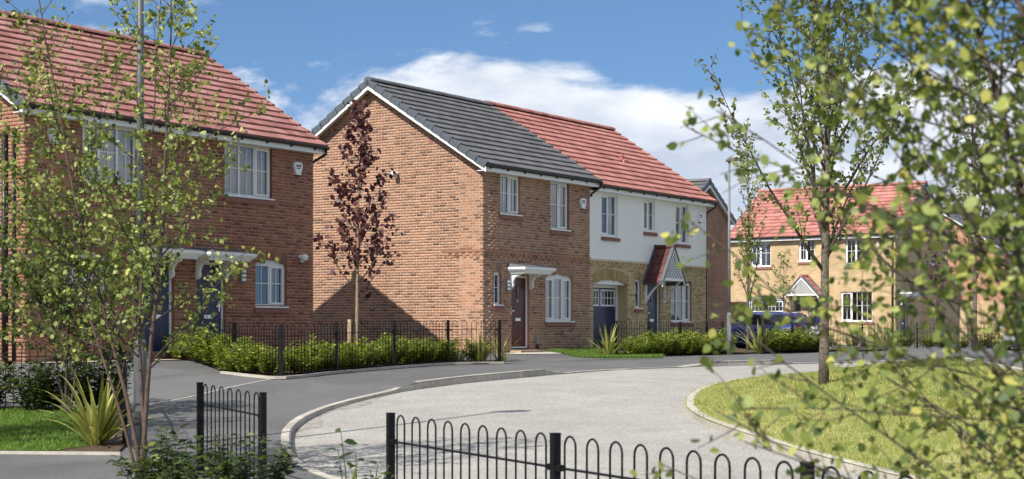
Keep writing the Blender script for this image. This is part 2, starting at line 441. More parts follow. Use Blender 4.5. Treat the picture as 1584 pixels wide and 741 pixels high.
M['bark_grey'] = mat_plain('grey fissured bark', (0.13, 0.105, 0.08), 0.95, nscale=22, namt=0.5, bump=(45, 1.0, 0.02))
M['bark_pale'] = mat_plain('pale trunk bark', (0.24, 0.17, 0.11), 0.85, nscale=18, namt=0.3)
M['car_blue'] = mat_plain('blue car paint', (0.03, 0.045, 0.22), 0.2, namt=0.03)
M['car_silver'] = mat_plain('silver car paint', (0.50, 0.51, 0.52), 0.25, metal=0.5, namt=0.03)
M['car_glass'] = mat_plain('dark car glass', (0.02, 0.025, 0.03), 0.05, namt=0.0)
M['tyre'] = mat_plain('tyre rubber', (0.02, 0.02, 0.02), 0.85)
M['lamp_red'] = mat_plain('red lens', (0.35, 0.01, 0.01), 0.2)
M['plate_yellow'] = mat_plain('yellow plate', (0.70, 0.50, 0.05), 0.4, namt=0.02)
M['bin_green'] = mat_plain('green bin', (0.02, 0.16, 0.045), 0.45)
M['bin_purple'] = mat_plain('purple bin', (0.42, 0.05, 0.30), 0.45)
M['sign_white'] = mat_plain('white sign plate', (0.62, 0.62, 0.66), 0.4, namt=0.03)
M['sign_grey'] = mat_plain('grey sign plate', (0.13, 0.13, 0.15), 0.5, namt=0.05)

# ------------------------------------------------------------------ frame of the street: U runs along the house fronts, V points behind them
UX, UY = 0.55661589, 0.83076998
THU = math.atan2(UY, UX)
CB = np.array([-0.7826, 41.739])       # front left corner of the brick house with the dark roof
BASE = CAMZ - 0.70
def uv(u, v, o=CB):
    return (o[0] + UX * u - UY * v, o[1] + UY * u + UX * v)

GP = [(-50, -1.74), (0, -1.72), (12, -1.70), (16, -1.63), (23.5, -1.36), (29, -1.06), (35, -0.96), (46, -0.97), (70, -0.95), (200, -0.92), (3000, -0.92)]
GY = np.array([a for a, b in GP]); GZ = np.array([b for a, b in GP])
def zroad(y):
    # a little smoothing of the profile
    return CAMZ + (np.interp(y - 1.5, GY, GZ) + 2 * np.interp(y, GY, GZ) + np.interp(y + 1.5, GY, GZ)) / 4
def sstep(a, b, x):
    t = np.clip((x - a) / (b - a), 0, 1)
    return t * t * (3 - 2 * t)

def catmull(pts, step=0.3):
    P = np.array(pts, dtype=float)
    P = np.vstack([2 * P[0] - P[1], P, 2 * P[-1] - P[-2]])
    out = []
    for i in range(1, len(P) - 2):
        n = max(2, int(np.linalg.norm(P[i + 1, :2] - P[i, :2]) / step))
        for t in np.linspace(0, 1, n, endpoint=False):
            a = 0.5 * ((2 * P[i]) + (-P[i - 1] + P[i + 1]) * t + (2 * P[i - 1] - 5 * P[i] + 4 * P[i + 1] - P[i + 2]) * t ** 2 + (-P[i - 1] + 3 * P[i] - 3 * P[i + 1] + P[i + 2]) * t ** 3)
            a[2:] = P[i, 2:] * (1 - t) + P[i + 1, 2:] * t
            out.append(a)
    out.append(P[-2])
    return np.array(out)

# x, y, kerb upstand
OUTER = catmull([(5.0, 3.5, .08), (2.6, 7.9, .08), (1.0, 10.8, .08), (-.4, 13.2, .08), (-1.45, 15.2, .08), (-2.02, 16.4, .08), (-2.45, 17.7, .08), (-2.78, 19.5, .08), (-2.98, 21.2, .075), (-2.99, 22.9, .07),
                 (-2.79, 24.6, .06), (-2.4, 26, .05), (-2.05, 27.0, .05), (-1.70, 27.75, .13), (-.87, 29.2, .13), (.1, 30.8, .13), (.64, 31.8, .13), (1.15, 32.65, .02), (2.42, 34.6, .02), (4.2, 36.5, .02),
                 (4.93, 37.25, .12), (6.63, 39, .12), (7.3, 39.7, .02), (10, 42.3, .02), (15, 46.5, .02), (24, 52, .05), (45, 62, .08), (90, 80, .08)])
ISLE = catmull([(7.2, 5.5, .1), (5.2, 11, .1), (4.3, 14.6, .1), (3.82, 16.4, .1), (3.44, 18, .1), (3.15, 19.5, .1), (2.88, 21.06, .1), (2.72, 22.4, .1), (2.68, 23.8, .1), (2.8, 25.0, .1), (3.12, 26.6, .1), (3.75, 28.2, .1),
                (5.1, 30.2, .09), (7.6, 32.8, .08), (11.5, 36.0, .08), (17, 40.2, .08), (26, 45.5, .08), (48, 56, .08)])

def nearest(P, xy):
    d = np.hypot(P[:, None, 0] - xy[None, :, 0], P[:, None, 1] - xy[None, :, 1])
    j = d.argmin(axis=0)
    return d[j, np.arange(len(xy))], P[j, 2]

def h_foot(xy):
    xy = np.atleast_2d(np.asarray(xy, dtype=float))
    out = np.empty(len(xy))
    for s in range(0, len(xy), 4000):
        q = xy[s:s + 4000]
        d, k = nearest(OUTER, q)
        up = k + (0.085 - k) * sstep(0.1, 2.0, d)
        h = zroad(q[:, 1]) + up
        v = -(q[:, 0] - CB[0]) * UY + (q[:, 1] - CB[1]) * UX
        u = (q[:, 0] - CB[0]) * UX + (q[:, 1] - CB[1]) * UY
        t = sstep(-2.0, -0.5, v) * (1 - sstep(45, 70, np.abs(q[:, 0]))) * (1 - .9 * sstep(12.8, 16, u))
        out[s:s + 4000] = h * (1 - t) + (BASE - 0.02) * t
    return out
def h_isle(xy):
    xy = np.atleast_2d(np.asarray(xy, dtype=float))
    d, k = nearest(ISLE, xy)
    return zroad(xy[:, 1]) + 0.1 + 0.36 * sstep(0.16, 3.2, d)
def hf(x, y): return float(h_foot([(x, y)])[0])
def hi(x, y): return float(h_isle([(x, y)])[0])
def hr(xy):
    xy = np.atleast_2d(np.asarray(xy, dtype=float)); return zroad(xy[:, 1])

def sheet(name, poly, hfun, dz, mat, step=0.8, fine=None, kind='structure'):
    """a polygon laid over the terrain height function"""
    poly = [tuple(map(float, p[:2])) for p in poly]
    dense = []
    for i, a in enumerate(poly):
        b = poly[(i + 1) % len(poly)]
        n = max(1, int(math.hypot(b[0] - a[0], b[1] - a[1]) / max(step * 1.5, .3)))
        n = min(n, 60)
        for k in range(n):
            dense.append((a[0] + (b[0] - a[0]) * k / n, a[1] + (b[1] - a[1]) * k / n))
    xs = [p[0] for p in dense]; ys = [p[1] for p in dense]
    pts = list(dense)
    if fine:
        fx0, fx1, fy0, fy1, coarse = fine
    else:
        fx0, fx1, fy0, fy1, coarse = min(xs), max(xs), min(ys), max(ys), 1e9
    x0, x1, y0, y1 = max(min(xs), fx0), min(max(xs), fx1), max(min(ys), fy0), min(max(ys), fy1)
    j = 0
    y = y0 + step * .5
    while y < y1:
        x = x0 + step * (.25 if j % 2 else .75)
        while x < x1:
            pts.append((x, y)); x += step
        y += step; j += 1
    if fine:
        x = min(xs)
        while x < max(xs):
            y = min(ys)
            while y < max(ys):
                if not (fx0 - .5 < x < fx1 + .5 and fy0 - .5 < y < fy1 + .5): pts.append((x, y))
                y += coarse
            x += coarse
    r = delaunay_2d_cdt([Vector(p) for p in pts], [], [list(range(len(dense)))], 1, 1e-5)
    vs = np.array([(p[0], p[1]) for p in r[0]])
    z = hfun(vs) + dz
    me = bpy.data.meshes.new(name)
    me.from_pydata([(a[0], a[1], c) for a, c in zip(vs, z)], [], [tuple(t) for t in r[2]])
    me.polygons.foreach_set('use_smooth', np.ones(len(r[2]), dtype=bool))
    me.update()
    o = link(name, me, None, mat)
    if kind: o['kind'] = kind
    return o

# ------------------------------------------------------------------ ground, road, footway, lawns
g = MB()
GXS = [-1200, -300, -80, -30, -12, 0, 12, 30, 80, 300, 1200]
GYS = [-300, -60, -10, 4, 12, 16, 20, 24, 27, 29, 32, 35, 46, 70, 110, 200, 500, 1500]
for i in range(len(GXS) - 1):
    for j in range(len(GYS) - 1):
        q = [(GXS[i], GYS[j]), (GXS[i + 1], GYS[j]), (GXS[i + 1], GYS[j + 1]), (GXS[i], GYS[j + 1])]
        g.quad(*[(x, y, float(zroad(y)) - 0.16) for x, y in q])
tag(g.build('ground', M['earth']), kind='structure')
road = sheet('road', [tuple(p[:2]) for p in OUTER] + [(90, 3.5)], hr, 0.0, M['road'], 0.9, fine=(-6, 16, 3, 46, 5.0))
foot = sheet('footway', [tuple(p[:2]) for p in OUTER[::-1]] + [(5, -8), (-45, -8), (-45, 120), (90, 120)], h_foot, 0.0, M['asphalt'], 0.75, fine=(-16, 22, 8, 62, 5.0))
isle = sheet('island_lawn', [tuple(p[:2]) for p in ISLE] + [(48, 5.5)], h_isle, 0.0, M['lawn'], 0.8, fine=(2, 20, 5, 46, 4.0))

def kerb_run(name, P, outward, width=0.125, length=0.915, hfun=None, extra=0.007, upto=None):
    root = empty(name, (P[0][0], P[0][1], float(zroad(P[0][1])))); root['kind'] = 'structure'
    seg = np.hypot(np.diff(P[:, 0]), np.diff(P[:, 1])); s = np.concatenate([[0], np.cumsum(seg)])
    tot = s[-1] if upto is None else min(upto, s[-1])
    n = int(tot / length)
    rng = random.Random(3)
    for i in range(n):
        a, b = i * length + .006, (i + 1) * length - .006
        pts = []
        for t in (a, b):
            x = np.interp(t, s, P[:, 0]); y = np.interp(t, s, P[:, 1]); k = np.interp(t, s, P[:, 2])
            x2 = np.interp(t + .05, s, P[:, 0]); y2 = np.interp(t + .05, s, P[:, 1])
            x1 = np.interp(t - .05, s, P[:, 0]); y1 = np.interp(t - .05, s, P[:, 1])
            tx, ty = x2 - x1, y2 - y1; L = math.hypot(tx, ty); tx, ty = tx / L, ty / L
            pts.append((x, y, k, -ty * outward, tx * outward))
        mb = MB(); j = rng.uniform(-.003, .003); bev = .018
        ring = []
        for (x, y, k, nx, ny) in pts:
            zb = float(zroad(y)) - .1; zt = float(zroad(y)) + k + extra + j
            ring.append([(x, y, zb), (x + nx * .006, y + ny * .006, zt - bev), (x + nx * (bev + .006), y + ny * (bev + .006), zt), (x + nx * width, y + ny * width, zt), (x + nx * width, y + ny * width, zb)])
        base = len(mb.v); mb.v += ring[0] + ring[1]
        for q in range(5):
            mb.f.append((q, (q + 1) % 5, 5 + (q + 1) % 5, 5 + q))
        mb.f.append((4, 3, 2, 1, 0)); mb.f.append((5, 6, 7, 8, 9))
        o = mb.build('kerbstone', M['kerb'], root)
        o.matrix_parent_inverse = Matrix.Translation(root.location).inverted()
    return root
kerb_run('footway_kerb', OUTER, 1, upto=92)
kerb_run('island_kerb', ISLE, -1, upto=75)

# grit washed along the foot of the kerb at the bend
def kerb_grit(name, P, y0, y1, side, wmax, seed):
    Q = [p for p in P if y0 < p[1] < y1]; n = len(Q)
    w = np.random.RandomState(seed).rand(n + 12); w = np.convolve(w, np.ones(5) / 5, 'same')[6:-6]
    w = np.clip((w - .38) * 3.2, 0.12, 1) * np.sin(np.linspace(0, PI, n)) ** .7 * wmax + .015
    inner = []
    for i, p in enumerate(Q):
        q = Q[min(i + 1, n - 1)]; o = Q[max(i - 1, 0)]
        tx, ty = q[0] - o[0], q[1] - o[1]; L = math.hypot(tx, ty) or 1
        inner.append((p[0] + ty / L * w[i] * side, p[1] - tx / L * w[i] * side))
    sheet(name, [(p[0], p[1]) for p in Q] + inner[::-1], hr, .004, M['grit'], 3.0)
kerb_grit('road_grit', OUTER, 20.0, 26.8, 1, .42, 4)

# edging strips and lawns on the footway side
def strip(name, pts, width, dz, mat, hfun=h_foot, height=0.05):
    P = catmull([(a, b, 0) for a, b in pts], .5); mb = MB()
    L = []; R = []
    for i in range(len(P)):
        t = P[min(i + 1, len(P) - 1)] - P[max(i - 1, 0)]; t = t[:2] / np.linalg.norm(t[:2]); nrm = np.array([-t[1], t[0]])
        L.append(P[i, :2] + nrm * width / 2); R.append(P[i, :2] - nrm * width / 2)
    zl = hfun(np.array(L)) + dz; zq = hfun(np.array(R)) + dz
    for i in range(len(P) - 1):
        mb.hexa([(*L[i], zl[i] - height), (*R[i], zq[i] - height), (*R[i + 1], zq[i + 1] - height), (*L[i + 1], zl[i + 1] - height), (*L[i], zl[i]), (*R[i], zq[i]), (*R[i + 1], zq[i + 1]), (*L[i + 1], zl[i + 1])])
    o = mb.build(name, mat); o['kind'] = 'structure'
    return o

LAWN_L = [(-16, 18.5), (-8, 18.15), (-5.95, 18.04), (-5.3, 17.98), (-5.05, 18.6), (-5.25, 19.6), (-5.75, 21.3), (-6.3, 23.2), (-9, 23.7), (-16, 24.6)]
BED_L = [(-5.3, 17.98), (-4.55, 17.92), (-4.7, 19.0), (-5.9, 23.5), (-9, 24.0), (-16, 24.9), (-16, 23.6), (-9, 22.9), (-6.3, 22.6), (-5.7, 21.0), (-5.25, 19.6), (-5.05, 18.6)]
sheet('lawn_left', LAWN_L, h_foot, 0.035, M['lawn_green'], 0.7)
sheet('planting_bed_left', BED_L, h_foot, 0.028, M['soil'], 0.5)
strip('lawn_edging', [(-16, 18.38), (-8, 18.06), (-5.95, 17.95), (-4.5, 17.84)], 0.03, 0.035, M['kerb'])
strip('driveway_edging', [(-7.6, 20.3), (-6.4, 22.6), (-5.49, 24.9), (-4.95, 27.2), (-4.42, 29.35)], 0.06, 0.008, M['kerb'])
sheet('driveway', [(-16, 26), (-8.3, 25.2), (-6.2, 24.2), (-5.55, 24.95), (-5.0, 27.2), (-4.5, 29.4), (-6.0, 30.6), (-7.5, 31.5), (-9, 30.2), (-16, 26.5)], h_foot, 0.004, M['drive'], 0.8)
# railing line in front of the two brick houses
R1 = [(-4.33, 29.1), (-3.53, 31.2), (-2.54, 33.45), (-1.47, 35.6), (-0.29, 36.3)]
R1B = [(-4.33, 29.1), (-5.55, 31.0), (-6.75, 33.0)]
BED1 = [(p[0] + .12, p[1] - .14) for p in R1] + [(-0.6, 37.6), (-1.9, 37.9), (-3.4, 37.4), (-5.4, 35.4), (-7.9, 34.2), (-7.0, 32.8), (-5.7, 30.85)]
sheet('planting_bed_front', BED1, h_foot, 0.035, M['soil'], 0.5)
strip('bed_kerb', [(-5.75, 30.75), (-4.9, 29.45), (-4.42, 28.95), (-4.05, 29.35), (-3.4, 31.1), (-2.41, 33.3), (-1.33, 35.45), (-0.2, 36.15)], 0.08, 0.06, M['kerb'])
LAWN_B = [uv(2.75, -.1), uv(5.45, -.1), uv(5.4, -2.6), uv(4.6, -3.0), uv(3.0, -2.35), uv(2.2, -1.6)]
sheet('lawn_front', LAWN_B, h_foot, 0.014, M['lawn_green'], 0.4)
sheet('lawn_strip', [uv(-.3, -2.6), uv(.2, -2.9), uv(2.3, -3.5), uv(3.6, -3.75), uv(3.5, -3.5), uv(1.8, -3.0)], h_foot, 0.012, M['lawn_green'], 0.4)
sheet('garden_path', [uv(0.2, -.5), uv(2.6, -.5), uv(2.5, -1.0), uv(.1, -.9)], h_foot, 0.008, M['kerb'], 0.5)
BED_C = [uv(7.9, -2.35), uv(13.3, -2.55), uv(14.8, -1.8), uv(14.6, -.6), uv(8.0, -.5)]
sheet('planting_bed_white_house', BED_C, h_foot, 0.04, M['soil'], 0.6)
sheet('lawn_far', [uv(14.6, -2.2), uv(17.5, -3.0), uv(22, -2.0), uv(22, 2), uv(15, 2)], h_foot, 0.04, M['lawn_green'], 0.8)
sheet('planting_bed_far', [uv(17.0, -3.8), uv(18.6, -4.1), uv(22.5, -3.2), uv(24, -1), uv(22, -1), uv(17.6, -2.6)], h_foot, 0.06, M['soil'], 0.6)
sheet('gravel_strip', [uv(-14.4, .9), uv(-10, .9), uv(-10, .2), uv(-14.4, .1)], h_foot, 0.02, M['gravel'], 0.5)
sheet('parking_bay', [(8.5, 28.5), (9.0, 31.2), (12.5, 37.2), (24, 42), (30, 42), (30, 24), (8.9, 25.6)], h_isle, 0.012, M['drive'], 0.8, fine=(8, 18, 24, 42, 4))
strip('parking_edging', [(8.6, 25.4), (8.42, 28.5), (8.9, 31.3), (12.4, 37.3)], 0.12, 0.05, M['kerb'], hfun=h_isle)

# ------------------------------------------------------------------ houses
def cam_px(p):
    return 2400.0 * p[0] / p[1]

def wall_front(W=0, off=0.0):
    return lambda a, z, d: (a, -d - off, z)
def wall_left(D=0):
    return lambda a, z, d: (-d, a, z)
def wall_right(W):
    return lambda a, z, d: (W + d, a, z)

def arch_z(op, a):
    """top of an opening at a (segmental head when rise > 0)"""
    a0, a1, z0, z1, rise = op[:5]
    if rise <= 0: return z1
    w = a1 - a0; c = (a0 + a1) / 2
    R = (w * w / 4 + rise * rise) / (2 * rise)
    return z1 - rise + math.sqrt(max(R * R - (a - c) ** 2, 0)) - (R - rise)

def spans(lo, hi, z, ops):
    """free intervals of [lo,hi] at height z, minus openings"""
    cuts = []
    for op in ops:
        a0, a1, z0, z1, rise = op[:5]
        if z < z0 or z > z1: continue
        if rise > 0 and z > z1 - rise:
            w = a1 - a0; R = (w * w / 4 + rise * rise) / (2 * rise)
            hz = z - (z1 - rise) + (R - rise)
            hw = math.sqrt(max(R * R - hz * hz, 0)); c = (a0 + a1) / 2
            cuts.append((c - hw, c + hw))
        else:
            cuts.append((a0, a1))
    cuts.sort(); out = []; x = lo
    for c0, c1 in cuts:
        if c0 > x: out.append((x, min(c0, hi)))
        x = max(x, c1)
    if x < hi: out.append((x, hi))
    return out

BRICK = MB(); BRICK.box(0, .211, 0, .003, 0, .062)
def brick_wall(house, hm, mp, basis, lo, hi, z0, z1, ops, bmat, mmat, gable=None, ext=0.0, quota=0, name='wall', joint='brickwork'):
    """courses of real bricks 6.5 mm proud of a mortar face, cut round the openings; the ones that show largest are objects of their own.
    gable = (half depth, eave z, slope). returns the wall object"""
    mort = MB(); rects = []
    nrow = int(round((z1 - z0) / 0.075))
    for r in range(nrow):
        za = z0 + r * .075; zm = za + .0375
        l, h = lo - ext, hi + ext
        if gable:
            half, ez, sl = gable
            if zm > ez:
                c = (lo + hi) / 2; hw = half - (zm - ez) / sl
                if hw < .05: continue
                l, h = c - hw, c + hw
        for s0, s1 in spans(l, h, zm, ops):
            p = [mp(s0, za, 0), mp(s1, za, 0), mp(s1, za + .075, 0), mp(s0, za + .075, 0)]
            mort.quad(*p)
            off = (r % 2) * .1125 + (0.056 if r % 6 == 0 else 0)
            k = math.floor((s0 - off) / .225)
            a = off + k * .225
            while a < s1:
                b0, b1 = max(a, s0), min(a + .211, s1)
                if b1 - b0 > .025: rects.append((b0, b1, za + .005))
                a += .225
    wall = mort.build(name, mmat, house)
    idx = []
    if quota:
        sc = []
        for i, (a, b, z) in enumerate(rects):
            if b - a < .2109: continue
            p0 = hm @ Vector(mp(a, z, 0)); p1 = hm @ Vector(mp(b, z, 0))
            x0, x1 = cam_px(p0), cam_px(p1)
            yy = 505 - 2400 * (p0.z - CAMZ) / p0.y
            if -785 < x0 < 785 and 5 < yy < 560: sc.append((abs(x1 - x0) * 2400 / p0.y, i))
        sc.sort(reverse=True)
        idx = [i for _, i in sc[:quota]]
    pick = set(idx)
    bm = brick_mesh(bmat)
    rng = random.Random(len(rects))
    for i in idx:
        a, b, z = rects[i]
        p = mp(a, z, 0)
        link('brick', bm, wall, None, Matrix.Translation(p) @ basis)
    n = len(rects) - len(idx)
    V = np.zeros((n, 8, 3)); k = 0
    for i, (a, b, z) in enumerate(rects):
        if i in pick: continue
        d = .003 + rng.uniform(-.0012, .0012)
        V[k] = [mp(a, z, -.002), mp(b, z, -.002), mp(b, z + .062, -.002), mp(a, z + .062, -.002), mp(a, z, d), mp(b, z, d), mp(b, z + .062, d), mp(a, z + .062, d)]
        k += 1
    F0 = np.array([(4, 5, 6, 7), (0, 1, 5, 4), (1, 2, 6, 5), (2, 3, 7, 6), (3, 0, 4, 7)])
    F = (np.arange(n)[:, None, None] * 8 + F0[None]).reshape(-1, 4)
    o = link(joint, np_mesh(joint, V.reshape(-1, 3), F), wall, bmat)
    o['kind'] = 'stuff'
    return wall
_bm = {}
def brick_mesh(mat):
    if mat.name not in _bm:
        me = BRICK.mesh('brick'); me.materials.append(mat); _bm[mat.name] = me
    return _bm[mat.name]
BAS_FRONT = Matrix(((1, 0, 0, 0), (0, -1, 0, 0), (0, 0, 1, 0), (0, 0, 0, 1)))
BAS_LEFT = Matrix(((0, -1, 0, 0), (1, 0, 0, 0), (0, 0, 1, 0), (0, 0, 0, 1)))

def plain_wall(house, mp, lo, hi, z0, z1, ops, mat, gable=None, name='wall'):
    """flat wall with openings, built from strips"""
    mb = MB()
    zs = {z0, z1}
    for op in ops:
        zs.add(op[2]); zs.add(op[3])
        if op[4] > 0:
            for q in range(1, 7): zs.add(op[3] - op[4] * q / 6)
    if gable:
        zs.add(gable[1])
    zs = sorted(z for z in zs if z0 <= z <= z1)
    for za, zb in zip(zs[:-1], zs[1:]):
        for s0, s1 in spans(lo, hi, (za + zb) / 2, ops):
            mb.quad(mp(s0, za, 0), mp(s1, za, 0), mp(s1, zb, 0), mp(s0, zb, 0))
    if gable:
        half, ez, sl = gable; c = (lo + hi) / 2
        mb.quad(mp(c - half, z1, 0), mp(c + half, z1, 0), mp(c + half, ez, 0), mp(c, ez + half * sl, 0), mp(c - half, ez, 0))
    return mb.build(name, mat, house)

def reveal(house, mp, op, mat, depth=.12, name='reveal'):
    a0, a1, z0, z1, rise = op[:5]; mb = MB(); zs = z1 - rise
    mb.quad(mp(a0, z0, 0), mp(a0, zs, 0), mp(a0, zs, -depth), mp(a0, z0, -depth))
    mb.quad(mp(a1, z0, 0), mp(a1, z0, -depth), mp(a1, zs, -depth), mp(a1, zs, 0))
    mb.quad(mp(a0, z0, 0), mp(a0, z0, -depth), mp(a1, z0, -depth), mp(a1, z0, 0))
    n = 8 if rise > 0 else 1
    for i in range(n):
        b0 = a0 + (a1 - a0) * i / n; b1 = a0 + (a1 - a0) * (i + 1) / n
        mb.quad(mp(b0, arch_z(op, b0), 0), mp(b1, arch_z(op, b1), 0), mp(b1, arch_z(op, b1), -depth), mp(b0, arch_z(op, b0), -depth))
    return mb.build(name, mat, house)

def window(house, mp, op, lights=2, openers=(1,), inside='curtain', subsill=True, bars=(1, 1), depth=.07, seed=0):
    a0, a1, z0, z1, rise = op[:5]; zt = z1 - rise
    rng = random.Random(seed)
    f = MB(); T = .05; d0, d1 = -depth - .06, -depth
    f.wbox(mp, a0, a0 + T, z0, zt, d0, d1); f.wbox(mp, a1 - T, a1, z0, zt, d0, d1)
    f.wbox(mp, a0 + T, a1 - T, z0, z0 + T, d0, d1 - .001); f.wbox(mp, a0 + T, a1 - T, zt - T, zt, d0, d1 - .001)
    if rise > 0:
        pts = [(a0, zt + .001)] + [(a0 + (a1 - a0) * i / 10, arch_z(op, a0 + (a1 - a0) * i / 10)) for i in range(11)] + [(a1, zt + .001)]
        f.wpoly(mp, pts, d0 + .01, d1 + .006)
    iw = (a1 - a0 - 2 * T - (lights - 1) * .045) / lights
    cells = []
    for i in range(lights):
        x0 = a0 + T + i * (iw + .045); cells.append((x0, x0 + iw))
        if i: f.wbox(mp, x0 - .045, x0, z0 + T, zt - T, d0, d1 - .002)
    w = f.build('window', M['white'], house)
    for i, (x0, x1) in enumerate(cells):
        zz0, zz1 = z0 + T, zt - T
        if i in openers:
            s = MB(); t = .042; e0, e1 = d0 + .015, d1 + .018
            s.wbox(mp, x0 + .002, x0 + t, zz0 + .002, zz1 - .002, e0, e1); s.wbox(mp, x1 - t, x1 - .002, zz0 + .002, zz1 - .002, e0, e1)
            s.wbox(mp, x0 + t, x1 - t, zz0 + .002, zz0 + t, e0, e1 - .001); s.wbox(mp, x0 + t, x1 - t, zz1 - t, zz1 - .002, e0, e1 - .001)
            s.build('casement', M['white'], w)
            x0 += t; x1 -= t; zz0 += t; zz1 -= t
        p = MB(); dj = rng.uniform(-.004, .004)
        p.quad(mp(x0, zz0, d0 + .03), mp(x1, zz0, d0 + .03 + dj), mp(x1, zz1, d0 + .03 + dj), mp(x0, zz1, d0 + .03))
        p.build('pane', M['glass'], w)
        b = MB(); nb = False
        for k in range(bars[0]):
            x = x0 + (x1 - x0) * (k + 1) / (bars[0] + 1); b.wbox(mp, x - .009, x + .009, zz0, zz1, d0 + .034, d0 + .046); nb = True
        for k in range(bars[1]):
            z = zz0 + (zz1 - zz0) * (k + 1) / (bars[1] + 1) + (.04 if bars[1] == 1 else 0); b.wbox(mp, x0, x1, z - .009, z + .009, d0 + .0345, d0 + .0455); nb = True
        if nb: b.build('glazing_bar', M['white'], w)
    s = MB(); s.wbox(mp, a0 - .03, a1 + .03, z0 - .035, z0 - .002, d0, .055)
    s.build('sill', M['white'], w)
    if subsill:
        s = MB(); s.wbox(mp, a0 - .04, a1 + .10, z0 - .15, z0 - .05, -.05, .045)
        s.build('sub_sill', M['sill'], w)
    r = MB(); q0, q1 = d0 - .005, d0 - .65
    e = .25
    r.quad(mp(a0 - e, z0, q1), mp(a1 + e, z0, q1), mp(a1 + e, zt + e, q1), mp(a0 - e, zt + e, q1))
    r.quad(mp(a0 - e, z0, q0), mp(a0 - e, z0, q1), mp(a0 - e, zt + e, q1), mp(a0 - e, zt + e, q0))
    r.quad(mp(a1 + e, z0, q0), mp(a1 + e, z0, q1), mp(a1 + e, zt + e, q1), mp(a1 + e, zt + e, q0))
    r.quad(mp(a0 - e, zt + e, q0), mp(a1 + e, zt + e, q0), mp(a1 + e, zt + e, q1), mp(a0 - e, zt + e, q1))
    r.quad(mp(a0 - e, z0, q0), mp(a1 + e, z0, q0), mp(a1 + e, z0, q1), mp(a0 - e, z0, q1))
    r.build('room_shell', M['room'], w)
    c = MB(); ww = a1 - a0
    if inside == 'blind':
        n = max(3, int(ww / .085))
        for i in range(n):
            x = a0 + T + (i + .5) * (ww - 2 * T) / n; h = .038; ti = .016
            c.hexa([mp(x - h, z0 + .06, d0 - .06 - ti), mp(x + h, z0 + .06, d0 - .06 + ti), mp(x + h, z0 + .06, d0 - .063 + ti), mp(x - h, z0 + .06, d0 - .063 - ti),
                    mp(x - h, zt - .02, d0 - .06 - ti), mp(x + h, zt - .02, d0 - .06 + ti), mp(x + h, zt - .02, d0 - .063 + ti), mp(x - h, zt - .02, d0 - .063 - ti)])
        c.build('blind', M['blind'], w)
    elif inside == 'slats':
        n = int((zt - z0) / .055)
        for i in range(n):
            z = z0 + .05 + i * .055
            c.wbox(mp, a0 + .03, a1 - .03, z, z + .046, d0 - .072, d0 - .055)
        c.build('blind', M['blind'], w)
    else:
        cw = ww * .36
        for s0, s1 in ((a0 + .02, a0 + cw), (a1 - cw * 1.1, a1 - .02)):
            n = max(6, int((s1 - s0) / .03))
            for i in range(n):
                x0 = s0 + (s1 - s0) * i / n; x1 = s0 + (s1 - s0) * (i + 1) / n
                e0 = d0 - .09 + .022 * math.sin(i * 1.9); e1 = d0 - .09 + .022 * math.sin((i + 1) * 1.9)
                c.quad(mp(x0, z0 + .01, e0), mp(x1, z0 + .01, e1), mp(x1, zt, e1), mp(x0, zt, e0))
        c.build('curtain', M['curtain'], w)
    return w

def brick_arch(house, mp, op, mat, h=.215, d=.0095, over=.0):
    a0, a1, z0, z1, rise = op[:5]; w = a1 - a0; c = (a0 + a1) / 2
    mb = MB()
    R = (w * w / 4 + rise * rise) / (2 * rise); zc = z1 - R
    th = math.asin((w / 2 + over) / R); n = max(5, int(2 * th * R / .075))
    for i in range(n):
        t0 = -th + 2 * th * i / n + .006 / R; t1 = -th + 2 * th * (i + 1) / n - .006 / R
        p = lambda t, r: (c + r * math.sin(t), zc + r * math.cos(t))
        mb.wpoly(mp, [p(t0, R), p(t1, R), p(t1, R + h), p(t0, R + h)], -.02, d)
    o = mb.build('brick_arch', mat, house)
    return o

def band(house, mp, lo, hi, z, mat):
    mb = MB(); a = lo; i = 0
    while a < hi - .11:
        mb.wbox(mp, a, a + .105, z, z + .065, -.01, .028)
        mb.wbox(mp, a + .1125, min(a + .2175, hi), z - .075, z - .01, -.01, .022)
        a += .225; i += 1
    mb.wbox(mp, lo, hi, z + .075, z + .14, -.01, .03)
    return mb.build('band_course', mat, house)

def alarm_box(house, mp, a, z, w=.30, h=.30):
    mb = MB()
    pts = [(a - w * .36, z + h / 2), (a + w * .36, z + h / 2), (a + w / 2, z + h * .22), (a + w * .25, z - h / 2), (a - w * .25, z - h / 2), (a - w / 2, z + h * .22)]
    mb.wpoly(mp, pts, 0, .075)
    o = mb.build('alarm_box', M['white'], house)
    t = MB()
    x = a - .085
    for k in range(4):
        t.wbox(mp, x, x + .034, z + .035, z + .095, .074, .077); x += .044
    t.wbox(mp, a - .07, a + .07, z - .01, z + .012, .074, .077)
    t.build('lettering', M['ink'], o)
    b = MB(); b.wbox(mp, a - .06, a + .06, z - h / 2 - .035, z - h / 2, .01, .06); b.build('sounder', M['black'], o)
    return o

def flood_light(house, mp, a, z):
    mb = MB(); c = Vector(mp(a, z, .0)); e = Vector(mp(a, z, .10)); e2 = Vector(mp(a, z, .22)) + Vector((0, 0, -.03))
    mb.tube([c, e], [.05, .045], 10); mb.tube([e, (e + e2) / 2, e2], [.045, .085, .08], 12)
    mb.tube([e + Vector((0, 0, -.04)), e + Vector((0, 0, -.13))], [.035, .05], 10)
    return mb.build('security_light', M['white'], house, smooth=True)

def louvre_light(house, mp, a, z):
    mb = MB(); mb.wbox(mp, a - .07, a + .07, z - .16, z + .16, .0, .05)
    o = mb.build('wall_light', M['greypaint'], house)
    s = MB()
    for k in range(3): s.wbox(mp, a - .06, a + .06, z - .13 + k * .095, z - .07 + k * .095, .05, .085)
    s.build('louvre', M['white'], o)
    return o

